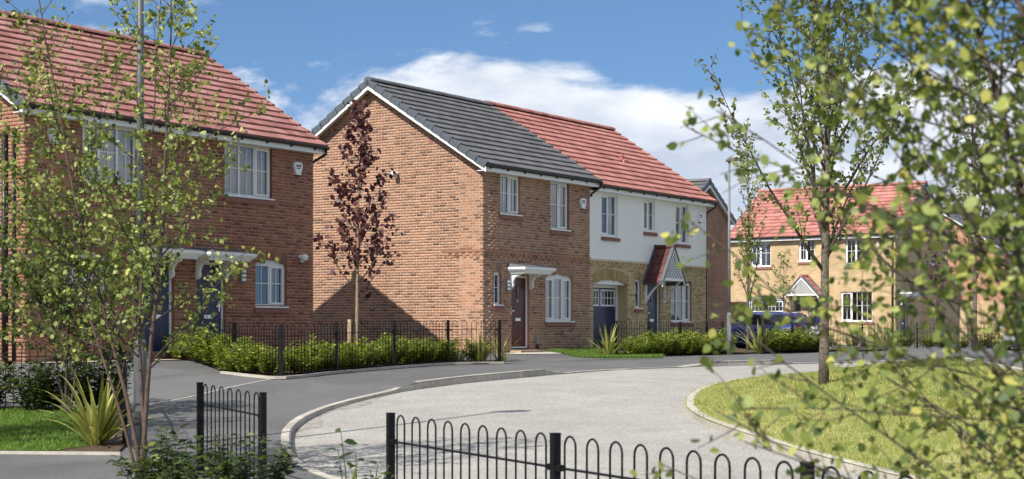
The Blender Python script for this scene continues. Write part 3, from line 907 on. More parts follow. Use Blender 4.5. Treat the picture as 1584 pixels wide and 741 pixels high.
def door(house, mp, a0, w, z0, h, mat, depth=.08, number=None, glazed='slot', hinge=1, planks=True):
    fr = MB(); T = .06; a1 = a0 + w; d0, d1 = -depth - .07, -depth
    fr.wbox(mp, a0, a0 + T, z0, z0 + h, d0, d1); fr.wbox(mp, a1 - T, a1, z0, z0 + h, d0, d1); fr.wbox(mp, a0 + T, a1 - T, z0 + h - T, z0 + h, d0, d1 - .001)
    fr.wbox(mp, a0 + T, a1 - T, z0, z0 + .035, d0, d1 + .01)
    fro = fr.build('door_frame', M['white'], house)
    lf = MB(); x0, x1 = a0 + T, a1 - T; zz0, zz1 = z0 + .035, z0 + h - T
    lf.wbox(mp, x0, x1, zz0, zz1, d0 + .01, d0 + .045)
    t = .1
    lf.wbox(mp, x0 + .003, x0 + t, zz0 + .003, zz1 - .003, d0 + .04, d0 + .056); lf.wbox(mp, x1 - t, x1 - .003, zz0 + .003, zz1 - .003, d0 + .04, d0 + .056)
    lf.wbox(mp, x0 + t, x1 - t, zz0 + .003, zz0 + .2, d0 + .04, d0 + .055); lf.wbox(mp, x0 + t, x1 - t, zz1 - .13, zz1 - .003, d0 + .04, d0 + .055)
    n = 6
    for i in range(n):
        b0 = x0 + t + (x1 - x0 - 2 * t) * i / n + .004; b1 = x0 + t + (x1 - x0 - 2 * t) * (i + 1) / n - .004
        lf.wbox(mp, b0, b1, zz0 + .205, zz1 - .135, d0 + .04, d0 + .051)
    # cut corners at the head of the panel
    for sx, q in ((x0 + t, 1), (x1 - t, -1)):
        lf.wpoly(mp, [(sx, zz1 - .13), (sx + q * .16, zz1 - .13), (sx, zz1 - .30)], d0 + .04, d0 + .0555)
    dr = lf.build('door', mat, house)
    c = (x0 + x1) / 2
    if glazed == 'slot':
        g = MB(); g.wbox(mp, c - .06, c + .06, zz0 + 1.36, zz0 + 1.70, d0 + .045, d0 + .064)
        g.build('glazed_slot_frame', M['black'], dr)
        g = MB(); g.wbox(mp, c - .035, c + .035, zz0 + 1.39, zz0 + 1.67, d0 + .06, d0 + .067); g.build('pane', M['car_glass'], dr)
    k = MB(); k.wbox(mp, c - .13, c + .13, zz0 + .72, zz0 + .80, d0 + .05, d0 + .067); k.build('letter_plate', M['chrome'], dr)
    k = MB(); hx = x0 + .06 if hinge > 0 else x1 - .06
    k.wbox(mp, hx - .018, hx + .018, zz0 + .88, zz0 + 1.08, d0 + .055, d0 + .066); k.wbox(mp, min(hx, hx + hinge * .12), max(hx, hx + hinge * .12), zz0 + .985, zz0 + 1.01, d0 + .085, d0 + .10); k.wbox(mp, hx - .008, hx + .008, zz0 + .99, zz0 + 1.006, d0 + .06, d0 + .1)
    k.build('handle', M['chrome'], dr)
    if number:
        k = MB(); SEG = {'4': 'bcfg', '6': 'acdefg', '2': 'abdeg', '8': 'abcdefg', '0': 'abcdef'}
        x = c - .045
        for ch in number:
            def sg(p, q, r, s): k.wbox(mp, x + p, x + q, zz0 + 1.24 + r, zz0 + 1.24 + s, d0 + .05, d0 + .06)
            for s in SEG[ch]:
                {'a': lambda: sg(0, .036, .064, .074), 'd': lambda: sg(0, .036, 0, .01), 'g': lambda: sg(0, .036, .032, .042), 'f': lambda: sg(0, .01, .037, .074), 'b': lambda: sg(.026, .036, .037, .074), 'e': lambda: sg(0, .01, 0, .037), 'c': lambda: sg(.026, .036, 0, .037)}[s]()
            x += .052
        k.build('number', M['sign_white'], dr)
    return dr

def scroll(mb, mp, a, z, th=.07, out=.34, drop=.42):
    """moulded console: profile in depth/height, extruded along the wall"""
    P = [(0, 0), (out, 0), (out, -.05)]
    for i in range(9):
        t = i / 8 * PI / 2
        P.append((out * .92 - (out * .62) * math.sin(t), -.06 - (drop * .55) * (1 - math.cos(t))))
    P += [(out * .34, -drop * .66), (out * .36, -drop * .78), (out * .28, -drop * .9), (out * .12, -drop), (0, -drop)]
    n = len(P); b = len(mb.v)
    for s in (-th / 2, th / 2):
        mb.v += [tuple(mp(a + s, z + q, d)) for d, q in P]
    mb.f.append(tuple(range(b, b + n))); mb.f.append(tuple(range(b + 2 * n - 1, b + n - 1, -1)))
    for i in range(n):
        j = (i + 1) % n; mb.f.append((b + i, b + j, b + n + j, b + n + i))

def flat_canopy(house, mp, a0, a1, z, out=.62):
    mb = MB()
    mb.wbox(mp, a0 + .10, a1 - .10, z - .14, z - .09, 0, out - .10)
    mb.wbox(mp, a0 + .06, a1 - .06, z - .091, z - .055, 0, out - .06)
    mb.wbox(mp, a0 + .025, a1 - .025, z - .056, z - .025, 0, out - .025)
    mb.wbox(mp, a0, a1, z - .026, z + .03, 0, out)
    o = mb.build('canopy', M['white'], house)
    t = MB(); t.hexa([mp(a0 + .02, z + .03, 0), mp(a1 - .02, z + .03, 0), mp(a1 - .02, z + .03, out - .02), mp(a0 + .02, z + .03, out - .02), mp(a0 + .06, z + .15, 0), mp(a1 - .06, z + .15, 0), mp(a1 - .04, z + .05, out - .05), mp(a0 + .04, z + .05, out - .05)])
    t.build('lead_roof', M['lead'], o)
    for a in (a0 + .19, a1 - .42):
        s = MB(); scroll(s, mp, a, z - .14); s.build('bracket', M['white'], o)
    return o

def roof_tiles(house, hm, x0, x1, half, ov, ze, zr, mat, n_course=14, tile_w=.3, quota=300, name='roof', y0=0.0, under=None):
    """front slope of single tiles over a deck; back slope a plain deck. local coords: eave at y=-ov, ridge at y=half"""
    run = half + ov; rise = zr - ze; L = math.hypot(run, rise); cs, sn = run / L, rise / L
    gauge = L / n_course
    dk = MB(); dk.quad((x0, -ov, ze - .02), (x1, -ov, ze - .02), (x1, half, zr - .02), (x0, half, zr - .02))
    dk.quad((x0, half, zr - .02), (x1, half, zr - .02), (x1, 2 * half + ov, ze - .02), (x0, 2 * half + ov, ze - .02))
    deck = dk.build(name, under or mat, house)
    t = MB(); tl = gauge + .06; w = tile_w - .005
    t.hexa([(0, 0, .018), (w, 0, .018), (w, tl, -.008), (0, tl, -.008), (0, .004, .066), (w, .004, .066), (w, tl, .016), (0, tl, .016)])
    tm = t.mesh('roof_tile'); tm.materials.append(mat)
    slope = Matrix(((1, 0, 0, 0), (0, cs, -sn, 0), (0, sn, cs, 0), (0, 0, 0, 1)))
    ncol = int(round((x1 - x0) / tile_w)); tw = (x1 - x0) / ncol
    rng = random.Random(7); pos = []
    for i in range(n_course):
        for j in range(ncol + (i % 2)):
            xa = x0 + (j - (.5 if i % 2 else 0)) * tw
            s = i * gauge
            pos.append((xa, s, i, j, ncol))
    sc = []
    for k, (xa, s, i, j, nc) in enumerate(pos):
        full = xa >= x0 - .001 and xa + tw <= x1 + .001
        p = hm @ Vector((xa, -ov + s * cs, ze + s * sn)); px = cam_px(p); py = 505 - 2400 * (p.z - CAMZ) / p.y
        if full and -790 < px < 790 and -5 < py: sc.append((1 / p.y, k))
    sc.sort(reverse=True); pick = {k for _, k in sc[:quota]}
    mb = MB()
    for k, (xa, s, i, j, nc) in enumerate(pos):
        dz = rng.uniform(-.002, .002); ry = rng.uniform(-.006, .006)
        m = Matrix.Translation((xa, -ov + s * cs, ze + s * sn)) @ slope @ Matrix.Translation((0, 0, dz)) @ Matrix.Rotation(ry, 4, 'Y')
        if k in pick:
            link('roof_tile', tm, deck, None, m)
        else:
            a = max(xa, x0) - xa; b = min(xa + tw, x1) - xa - .004
            if b - a < .03: continue
            mb.hexa([m @ Vector(q) for q in [(a, 0, .018), (b, 0, .018), (b, tl, -.008), (a, tl, -.008), (a, .004, .066), (b, .004, .066), (b, tl, .016), (a, tl, .016)]])
    if mb.v:
        o = mb.build('roof_tiling', mat, deck); o['kind'] = 'stuff'
    return deck, gauge, cs, sn, slope

def ridge_tiles(deck, x0, x1, y, z, mat, r=.115):
    n = max(1, int(round((x1 - x0) / .45))); L = (x1 - x0) / n
    mb = MB(); k = 8
    pts0 = [(0.003, -r * 1.15 * math.cos(PI * i / k), r * math.sin(PI * i / k) - .03) for i in range(k + 1)]
    pts1 = [(L - .004, p[1] * .97, p[2] * .97) for p in pts0]
    mb.v = pts0 + pts1
    for i in range(k): mb.f.append((i, i + 1, k + 2 + i, k + 1 + i))
    mb.f.append(tuple(range(k, -1, -1))); mb.f.append(tuple(range(k + 1, 2 * k + 2)))
    me = mb.mesh('ridge_tile'); me.materials.append(mat)
    for i in range(n): link('ridge_tile', me, deck, None, Matrix.Translation((x0 + i * L, y, z + (.004 if i % 2 else 0))))

def verge(deck, x, half, ov, ze, zr, gauge, cs, sn, n, mat, both=True, side=-1):
    """stepped dry verge units and a white barge board"""
    mb = MB()
    xs = sorted((x + side * .045, x - side * .07))
    mb.hexa([(xs[0], -.01, -.10), (xs[1], -.01, .0), (xs[1], gauge + .02, -.02), (xs[0], gauge + .02, -.12), (xs[0], -.01, .088), (xs[1], -.01, .088), (xs[1], gauge + .02, .042), (xs[0], gauge + .02, .042)] if side < 0 else
            [(xs[0], -.01, .0), (xs[1], -.01, -.10), (xs[1], gauge + .02, -.12), (xs[0], gauge + .02, -.02), (xs[0], -.01, .088), (xs[1], -.01, .088), (xs[1], gauge + .02, .042), (xs[0], gauge + .02, .042)])
    me = mb.mesh('verge_cap'); me.materials.append(mat)
    slope = Matrix(((1, 0, 0, 0), (0, cs, -sn, 0), (0, sn, cs, 0), (0, 0, 0, 1)))
    flip = Matrix(((1, 0, 0, 0), (0, -1, 0, 2 * half), (0, 0, 1, 0), (0, 0, 0, 1)))
    for i in range(n):
        m = Matrix.Translation((0, -ov + i * gauge * cs, ze + i * gauge * sn)) @ slope
        link('verge_cap', me, deck, None, m)
        if both: link('verge_cap', me, deck, None, flip @ m)
    t = sn / cs
    for sgn in ((1, -1) if both else (1,)):
        b = MB()
        def P(y, z): return (y if sgn > 0 else 2 * half - y, z)
        ya, yb = -ov, half
        for xa, xb in ((x + side * .025, x + side * .003),):
            p = [P(ya, ze - .20), P(yb, zr - .24), P(yb, zr - .06), P(ya, ze - .06)]
            b.hexa([(xa, *p[0]), (xb, *p[0]), (xb, *p[1]), (xa, *p[1]), (xa, *p[3]), (xb, *p[3]), (xb, *p[2]), (xa, *p[2])])
        b.build('barge_board', M['white'], deck)
        so_ = MB(); x2 = x - side * .27
        pa, pb = P(ya, ze - .10), P(yb, zr - .13)
        so_.quad((x, *pa), (x2, *pa), (x2, *pb), (x, *pb)); so_.build('verge_soffit', M['white'], deck)

def eaves(house, x0, x1, ov, ze, drop=.16, gut=True, gx=(0.0, 0.06), brk=.83):
    f = MB(); f.box(x0, x1, -ov + .045, -ov + .07, ze - drop, ze - .012); f.build('fascia', M['white'], house)
    s = MB(); s.box(x0 + .002, x1 - .002, -ov + .068, .02, ze - drop + .003, ze - drop + .02); s.build('soffit', M['white'], house)
    if not gut: return
    g = MB(); k = 8; r = .056; yc = -ov - .005; zc = ze - .005
    a = [(yc - r * math.cos(PI * i / k), zc - r * math.sin(PI * i / k)) for i in range(k + 1)]
    for i in range(k):
        g.quad((x0 - gx[0], *a[i]), (x1 + gx[1], *a[i]), (x1 + gx[1], *a[i + 1]), (x0 - gx[0], *a[i + 1]))
    g.quad(*[(x0 - gx[0], *q) for q in a]); g.quad(*[(x1 + gx[1], *q) for q in a])
    g.box(x0 - gx[0] - .001, x1 + gx[1] + .001, yc - r - .006, yc - r + .004, zc - .006, zc + .012)
    go = g.build('gutter', M['black'], house)
    b = MB(); b.hexa([(-.012, -ov + .045, ze - .10), (.012, -ov + .045, ze - .10), (.012, -ov + .047, ze - .04), (-.012, -ov + .047, ze - .04), (-.012, -ov + .03, ze - .10), (.012, -ov + .03, ze - .10), (.012, -ov - .055, ze - .045), (-.012, -ov - .055, ze - .045)])
    bm = b.mesh('gutter_bracket'); bm.materials.append(M['black'])
    x = x0 + .25
    while x < x1:
        link('gutter_bracket', bm, go, None, Matrix.Translation((x, 0, 0))); x += brk
    return go

def downpipe(house, pts, r=.034):
    mb = MB(); mb.tube(pts, r, 8); return mb.build('downpipe', M['black'], house, smooth=True)

def house_root(name, u, v, base, label, rz=THU, o=None):
    x, y = uv(u, v) if o is None else o
    r = empty(name, (x, y, base), rz)
    tag(r, label, 'house')
    return r, Matrix.Translation((x, y, base)) @ Matrix.Rotation(rz, 4, 'Z')

HALF, OV, ZE, ZR = 3.75, 0.29, 5.02, 7.60
SL = (ZR - ZE) / (HALF + OV)
WZE = ZE + OV * SL - .10           # where the wall meets the roof
GBL = (HALF, WZE, SL)

# --- house B: brick, dark roof
hB, mB = house_root('house', 0, 0, BASE, 'brick house with dark grey tiled roof and dark red front door')
WB = 5.57
F = wall_front()
G = wall_left()
opsB = [(0.83, 1.82, 3.80, 4.87, 0), (3.40, 4.40, 3.51, 4.87, 0), (0.51, 0.88, 1.30, 2.22, .07), (1.37, 2.29, 0.10, 2.12, 0), (3.13, 4.62, 0.86, 2.22, .10)]
wBf = brick_wall(hB, mB, F, BAS_FRONT, 0, WB, -.45, 4.875, opsB, M['brick'], M['mortar'], ext=.003, quota=60)
wBg = brick_wall(hB, mB, G, BAS_LEFT, 0, 2 * HALF, -.45, 7.6, [], M['brick'], M['mortar'], gable=GBL, quota=240)
plain_wall(hB, wall_right(WB), 0, 2 * HALF, -.45, 4.8, [], M['far_house_brick'], gable=(HALF, WZE, SL), name='wall')
plain_wall(hB, lambda a, z, d: (a, 2 * HALF + d, z), 0, WB, -.45, 4.9, [], M['far_house_brick'], name='wall')
for i, op in enumerate(opsB): reveal(hB, F, op, M['brick'])
window(hB, F, opsB[0], 2, (1,), 'blind', seed=1)
window(hB, F, opsB[1], 2, (1,), 'curtain', bars=(0, 1), seed=2)
window(hB, F, opsB[2], 1, (), 'blind', bars=(0, 1), seed=3)
window(hB, F, opsB[4], 3, (0, 2), 'slats', bars=(0, 1), seed=4)
for k in (2, 4): brick_arch(hB, F, opsB[k], M['arch'])
band(hB, F, 0, WB, 2.64, M['brick'])
band(hB, G, 0.0, 1.27, 2.64, M['brick'])
door(hB, F, 1.37, .92, .10, 2.02, M['door_red'], number='46')
flat_canopy(hB, F, 1.13, 2.72, 2.30)
louvre_light(hB, F, 1.16, 1.84)
alarm_box(hB, F, 5.12, 4.34)
flood_light(hB, G, 2.90, 4.98)
st = MB()
for i in range(6):
    st.wbox(F, 1.22 + i * .22, 1.43 + i * .22, -.18, .04, 0.01, .42)
st.wbox(F, 1.2, 2.56, -.3, -.19, .01, .75)
st.build('door_step', M['step'], hB)
gb = MB(); gb.wbox(F, 2.57, 2.69, .2, .42, 0, .07); gb.build('meter_box', M['greypaint'], hB)
downpipe(hB, [F(2.63, .2, .04), F(2.64, .1, .05), F(2.72, -.1, .1)], .025)
vt = MB(); vt.wbox(G, 1.68, 1.80, 5.72, 5.86, 0, .012); vt.build('wall_vent', M['sill'], hB)
dkB, gB, csB, snB, slB = roof_tiles(hB, mB, -.24, WB + .14, HALF, OV, ZE, ZR, M['tile_dark'])
ridge_tiles(dkB, -.3, WB + .14, HALF, ZR + .04, M['tile_dark'])
verge(dkB, -.26, HALF, OV, ZE, ZR, gB, csB, snB, 14, M['verge'])
verge(dkB, WB + .14, HALF, OV, ZE, ZR, gB, csB, snB, 14, M['tile_dark'], both=False, side=1)
eaves(hB, -.26, WB + .16, OV, ZE)
downpipe(hB, [(WB + .15, -OV, ZE - .06), (WB + .15, -OV, ZE - .16), (WB + .04, -.045, ZE - .36), (WB + .035, -.04, ZE - .44)])

# --- house C: white render over buff brick, red roof
hC, mC = house_root('house', WB, .02, BASE, 'white rendered house with buff brick ground floor, red roof and blue garage')
WC = 7.72
F = wall_front()
o_ = WB
opsCu = [(6.29 - o_, 7.26 - o_, 3.46, 4.72, 0), (8.93 - o_, 9.66 - o_, 3.74, 4.72, 0), (11.08 - o_, 11.98 - o_, 3.45, 4.72, 0)]
opsCl = [(5.82 - o_, 7.90 - o_, -.45, 2.14, .16), (8.37 - o_, 8.76 - o_, 1.29, 2.22, .07), (9.18 - o_, 10.05 - o_, .10, 2.12, 0), (10.78 - o_, 12.22 - o_, .86, 2.15, 0)]
Fr = wall_front(off=.014)
brick_wall(hC, mC, F, BAS_FRONT, 0, WC, -.45, 2.775, opsCl, M['buff'], M['mortar_c'], quota=300)
plain_wall(hC, Fr, 0, WC, 2.74, 4.80, opsCu, M['render'], name='render_wall')
rb = MB(); rb.hexa([Fr(0, 2.70, .02), Fr(WC, 2.70, .02), Fr(WC, 2.70, -.02), Fr(0, 2.70, -.02), Fr(0, 2.76, .001), Fr(WC, 2.76, .001), Fr(WC, 2.76, -.02), Fr(0, 2.76, -.02)]); rb.build('render_drip', M['render'], hC)
plain_wall(hC, wall_right(WC), 0, 2 * HALF, -.45, 4.8, [], M['far_house_brick'], gable=GBL, name='wall')
plain_wall(hC, lambda a, z, d: (a, 2 * HALF + d, z), 0, WC, -.45, 4.9, [], M['far_house_brick'], name='wall')
sd = MB(); sd.quad((0.001, 0, 4.6), (0.001, 2 * HALF, 4.6), (0.001, HALF, 7.4)); sd.build('party_wall', M['far_house_brick'], hC)
for i, op in enumerate(opsCu):
    reveal(hC, Fr, op, M['render']); window(hC, Fr, op, 2, (0,), 'curtain' if i != 1 else 'blind', bars=(0, 1), seed=10 + i)
for i, op in enumerate(opsCl): reveal(hC, F, op, M['buff'], depth=.36 if i == 0 else .12)
window(hC, F, opsCl[1], 1, (), 'blind', bars=(0, 1), seed=15)
window(hC, F, opsCl[3], 3, (2,), 'curtain', bars=(0, 1), seed=16)
brick_arch(hC, F, opsCl[1], M['arch_c'])
brick_arch(hC, F, opsCl[0], M['arch_c'], h=.3)
band(hC, F, 0, WC, 2.60, M['buff'])
alarm_box(hC, Fr, 12.75 - o_, 4.37)
door(hC, F, 9.18 - o_, .87, .10, 2.02, M['door_slate'], number='20')

def garage_door(house, mp, op, mat, depth=.36, wins=2):
    a0, a1, z0, z1, rise = op[:5]; z0 = .04; zt = z1 - rise
    f = MB(); d0, d1 = -depth - .08, -depth
    f.wbox(mp, a0, a0 + .07, z0, zt, d0, d1); f.wbox(mp, a1 - .07, a1, z0, zt, d0, d1); f.wbox(mp, a0 + .07, a1 - .07, zt - .09, zt, d0, d1 - .001)
    pts = [(a0, zt + .001)] + [(a0 + (a1 - a0) * i / 10, arch_z(op, a0 + (a1 - a0) * i / 10)) for i in range(11)] + [(a1, zt + .001)]
    f.wpoly(mp, pts, d0, -.05)
    fo = f.build('garage_frame', M['white'], house)
    g = MB(); x0, x1 = a0 + .075, a1 - .075; zz1 = zt - .095; zw = zz1 - .56
    g.wbox(mp, x0, x1, z0, zz1, d0 + .01, d0 + .03)
    n = int((x1 - x0) / .085)
    for i in range(n):
        b0 = x0 + (x1 - x0) * i / n + .006; b1 = x0 + (x1 - x0) * (i + 1) / n - .006
        g.wbox(mp, b0, b1, z0 + .04, zw - .05, d0 + .03, d0 + .042)
    go = g.build('garage_door', mat, house)
    ww = (x1 - x0) / wins
    for k in range(wins):
        w0 = x0 + k * ww + .05; w1 = x0 + (k + 1) * ww - .05
        w = MB(); w.wbox(mp, w0, w1, zw, zw + .045, d0 + .025, d0 + .055); w.wbox(mp, w0, w1, zz1 - .09, zz1 - .045, d0 + .025, d0 + .055)
        w.wbox(mp, w0, w0 + .045, zw + .045, zz1 - .09, d0 + .025, d0 + .055); w.wbox(mp, w1 - .045, w1, zw + .045, zz1 - .09, d0 + .025, d0 + .055)
        for q in range(1, 4):
            x = w0 + (w1 - w0) * q / 4; w.wbox(mp, x - .01, x + .01, zw + .045, zz1 - .09, d0 + .03, d0 + .05)
        zm = (zw + zz1 - .045) / 2; w.wbox(mp, w0 + .045, w1 - .045, zm - .01, zm + .01, d0 + .031, d0 + .049)
        wo = w.build('garage_window', M['white'], go)
        p = MB(); p.wbox(mp, w0 + .01, w1 - .01, zw + .01, zz1 - .055, d0 + .028, d0 + .034); p.build('pane', M['car_glass'], go)
    h = MB(); c = (x0 + x1) / 2; h.wbox(mp, c - .02, c + .02, z0 + .5, z0 + .62, d0 + .03, d0 + .06); h.build('handle', M['chrome'], go)
    return go
garage_door(hC, F, opsCl[0], M['door_navy'])

def gable_porch(house, mp, a0, a1, zb, rise, out, tmat, dark):
    """small tiled gable on gallows brackets with a white lattice face"""
    c = (a0 + a1) / 2; hw = (a1 - a0) / 2; ov = .14
    L = math.hypot(hw + ov, rise * (hw + ov) / hw); zt = zb + rise
    sl = rise / hw
    r = MB()
    for s in (-1, 1):
        e = c + s * (hw + ov); ze = zb - ov * sl
        r.hexa([mp(e, ze, 0), mp(e, ze, out), mp(c, zt, out), mp(c, zt, 0), mp(e, ze + .05, 0), mp(e, ze + .05, out), mp(c, zt + .05, out), mp(c, zt + .05, 0)])
    po = r.build('porch_roof', dark, house)
    for s in (-1, 1):
        for i in range(4):
            for j in range(3):
                f0, f1 = i / 4, (i + 1) / 4 + .04
                x0 = c + s * (hw + ov) * (1 - f0); x1 = c + s * (hw + ov) * (1 - min(f1, 1)); z0 = zb - ov * sl + f0 * (hw + ov) * sl; z1 = zb - ov * sl + min(f1, 1) * (hw + ov) * sl
                d0 = .04 + (out - .14) * j / 3 + .004; d1 = .04 + (out - .14) * (j + 1) / 3 - .004
                t = MB(); t.hexa([mp(x0, z0 + .05, d0), mp(x0, z0 + .05, d1), mp(x1, z1 + .045, d1), mp(x1, z1 + .045, d0), mp(x0, z0 + .105, d0), mp(x0, z0 + .105, d1), mp(x1, z1 + .07, d1), mp(x1, z1 + .07, d0)])
                t.build('roof_tile', tmat, po)
        v = MB(); e = c + s * (hw + ov + .01); ze = zb - ov * sl
        for (da, db, hgt) in ((out - .09, out + .02, .13), (-.0, .07, .16)):
            v.hexa([mp(e, ze, da), mp(e, ze, db), mp(c, zt + .01, db), mp(c, zt + .01, da), mp(e, ze + hgt, da), mp(e, ze + hgt, db), mp(c, zt + hgt, db), mp(c, zt + hgt, da)])
        v.build('verge_trim', M['verge'], po)
        b = MB(); b.hexa([mp(e - s * .02, ze - .06, out - .03), mp(e - s * .02, ze - .06, out), mp(c, zt - .10, out), mp(c, zt - .10, out - .03), mp(e - s * .02, ze + .03, out - .03), mp(e - s * .02, ze + .03, out), mp(c, zt + .0, out), mp(c, zt + .0, out - .03)])
        b.build('barge_board', M['white'], po)
        k = MB(); ax = c + s * (hw - .02)
        k.wbox(mp, ax - .035, ax + .035, zb - .75, zb - .02, .0, .06); k.wbox(mp, ax - .034, ax + .034, zb - .08, zb - .005, .06, out - .03)
        N = 7
        for i in range(N):
            t0 = i / N; t1 = (i + 1) / N
            fz = lambda t: zb - .68 + .62 * t; fd = lambda t: .05 + (out - .18) * (t ** 1.35)
            k.hexa([mp(ax - .03, fz(t0), fd(t0)), mp(ax + .03, fz(t0), fd(t0)), mp(ax + .03, fz(t0), fd(t0) + .07), mp(ax - .03, fz(t0), fd(t0) + .07), mp(ax - .03, fz(t1), fd(t1)), mp(ax + .03, fz(t1), fd(t1)), mp(ax + .03, fz(t1), fd(t1) + .07), mp(ax - .03, fz(t1), fd(t1) + .07)])
        k.build('bracket', M['white'], po)
    l = MB(); l.wbox(mp, c - hw, c + hw, zb - .07, zb + .0, out - .06, out - .01)
    p = .115; half_w = .014
    lim = lambda a: zb + (hw - abs(a - c)) * sl - .1
    for s in (-1, 1):
        k = -14
        while k < 15:
            # diagonal line z = zb + s*1.35*(a - c - k*p)
            seg = [a for a in np.linspace(c - hw, c + hw, 160) if zb <= zb + s * 1.35 * (a - c - k * p) <= lim(a)]
            if len(seg) > 6:
                A, B = seg[0], seg[-1]; za = zb + s * 1.35 * (A - c - k * p); zc = zb + s * 1.35 * (B - c - k * p)
                dd = out - .045 + (.012 if s > 0 else 0)
                l.hexa([mp(A - half_w, za, dd), mp(A + half_w, za, dd), mp(A + half_w, za, dd + .012), mp(A - half_w, za, dd + .012), mp(B - half_w, zc, dd), mp(B + half_w, zc, dd), mp(B + half_w, zc, dd + .012), mp(B - half_w, zc, dd + .012)])
            k += 1
    l.build('lattice', M['white'], po)
    ridge = MB(); ridge.tube([mp(c, zt + .07, 0), mp(c, zt + .07, out + .03)], .07, 8); ridge.build('ridge_tile', tmat, po)
    bk = MB(); bk.wbox(mp, c - hw - .05, c + hw + .05, zb - .02, zb + .005, .0, out - .06); bk.build('porch_ceiling', M['white'], po)
    return po
gable_porch(hC, F, 9.00 - o_, 10.28 - o_, 2.22, .95, .72, M['tile_porch'], M['verge'])
ZEC, ZRC = 4.92, 7.63
dkC, gC, csC, snC, _ = roof_tiles(hC, mC, .14, WC + .14, HALF, OV, ZEC, ZRC, M['tile_red'])
ridge_tiles(dkC, -.02, WC + .16, HALF, ZRC + .05, M['tile_red'])
verge(dkC, WC + .14, HALF, OV, ZEC, ZRC, gC, csC, snC, 14, M['tile_red'], both=False, side=1)
eaves(hC, .17, WC + .16, OV, ZEC, gx=(0, .06))
downpipe(hC, [(WC + .15, -OV, ZEC - .06), (WC + .15, -OV, ZEC - .16), (WC + .10, .0, ZEC - .34), (WC + .10, .05, ZEC - .6), (WC + .10, .05, 0.1)])
fl = MB(); fl.tube([(4.65, 1.55, 6.13), (4.65, 1.55, 6.30)], .055, 10); fl.tube([(4.65, 1.55, 6.30), (4.65, 1.55, 6.36)], .08, 10); fl.box(4.5, 4.8, 1.35, 1.78, 6.02, 6.16); fl.build('roof_vent', M['tile_red'], hC)

# --- house A: left pair of red brick houses under a red roof
WA = 8.52
hA, mA = house_root('house', -5.765 - WA, .988, BASE, 'red brick house pair with red roof and two navy doors behind the leafy young birch')
F = wall_front(); G = wall_left()
q = WA
opsA = [(q - 3.0, q - 1.44, 3.68, 4.87, 0), (q - 7.08, q - 5.60, 3.70, 4.87, 0), (q - 2.0, q - .94, 1.17, 2.25, .09), (q - 5.43, q - 4.55, .12, 2.14, 0), (q - 3.88, q - 2.97, .12, 2.14, 0), (q - 7.55, q - 6.45, 1.17, 2.25, .09)]
brick_wall(hA, mA, F, BAS_FRONT, 0, WA, -.45, 4.875, opsA, M['brick_a'], M['mortar_a'], ext=.003, quota=300)
brick_wall(hA, mA, G, BAS_LEFT, 0, 2 * HALF, -.45, 7.6, [], M['brick_a'], M['mortar_a'], gable=GBL)
plain_wall(hA, wall_right(WA), 0, 2 * HALF, -.45, 4.8, [], M['far_red'], gable=GBL, name='wall')
plain_wall(hA, lambda a, z, d: (a, 2 * HALF + d, z), 0, WA, -.45, 4.9, [], M['far_red'], name='wall')
for op in opsA: reveal(hA, F, op, M['brick_a'])
window(hA, F, opsA[0], 3, (2,), 'slats', seed=20)
window(hA, F, opsA[1], 3, (0,), 'slats', seed=21)
window(hA, F, opsA[2], 2, (1,), 'curtain', seed=22)
window(hA, F, opsA[5], 2, (1,), 'curtain', seed=23)
for k in (2, 5): brick_arch(hA, F, opsA[k], M['arch_a'])
door(hA, F, q - 5.43, .88, .12, 2.02, M['door_navy'])
door(hA, F, q - 3.88, .91, .12, 2.02, M['door_navy'], hinge=-1)
flat_canopy(hA, F, q - 5.85, q - 4.25, 2.30); flat_canopy(hA, F, q - 4.06, q - 2.60, 2.30)
louvre_light(hA, F, q - 2.45, 1.87)
alarm_box(hA, F, q - .59, 4.46); alarm_box(hA, F, q - 7.83, 4.50)
flood_light(hA, F, q - .50, 2.36)
dkA, gA, csA, snA, _ = roof_tiles(hA, mA, -.24, WA + .14, HALF, OV, ZE, ZR, M['tile_a'])
ridge_tiles(dkA, -.3, WA + .16, HALF, ZR + .05, M['tile_a'])
verge(dkA, -.26, HALF, OV, ZE, ZR, gA, csA, snA, 14, M['verge'])
verge(dkA, WA + .14, HALF, OV, ZE, ZR, gA, csA, snA, 14, M['tile_a'], both=False, side=1)
eaves(hA, -.26, WA + .16, OV, ZE)
downpipe(hA, [(WA + .15, -OV, ZE - .06), (WA + .15, -OV, ZE - .16), (WA + .07, .15, ZE - .38), (WA + .07, .2, ZE - .6), (WA + .07, .2, 0.1)])
downpipe(hA, [(-.05, .55, 4.6), (-.05, .55, 0.0)], .055); downpipe(hA, [(-.05, .28, 4.6), (-.05, .28, 0.0)], .03)

# --- house D: brick house behind the white one, a narrow gable turned to the street side
THE = THU - PI / 2
HD = 2.1; WD = 8.0; ZRD = ZE + (HD + OV) * SL; GD = (HD, WZE, SL)
hD, mD = house_root('house', 19.7, 4.3 + WD, BASE - .02, 'brick house with a narrow shaded gable under dark tiles beside the white house', rz=THE)
plain_wall(hD, wall_right(WD), 0, 2 * HD, -.45, 4.8, [], M['far_red'], gable=GD)
plain_wall(hD, wall_front(), 0, WD, -.45, 4.85, [], M['far_red'])
plain_wall(hD, wall_left(), 0, 2 * HD, -.45, 4.8, [], M['far_red'], gable=GD)
plain_wall(hD, lambda a, z, d: (a, 2 * HD + d, z), 0, WD, -.45, 4.85, [], M['far_red'])
dk, gg, cs, sn, _ = roof_tiles(hD, mD, -.14, WD + .14, HD, OV, ZE, ZRD, M['tile_dark'], quota=0, n_course=8)
ridge_tiles(dk, -.2, WD + .2, HD, ZRD + .04, M['tile_dark'])
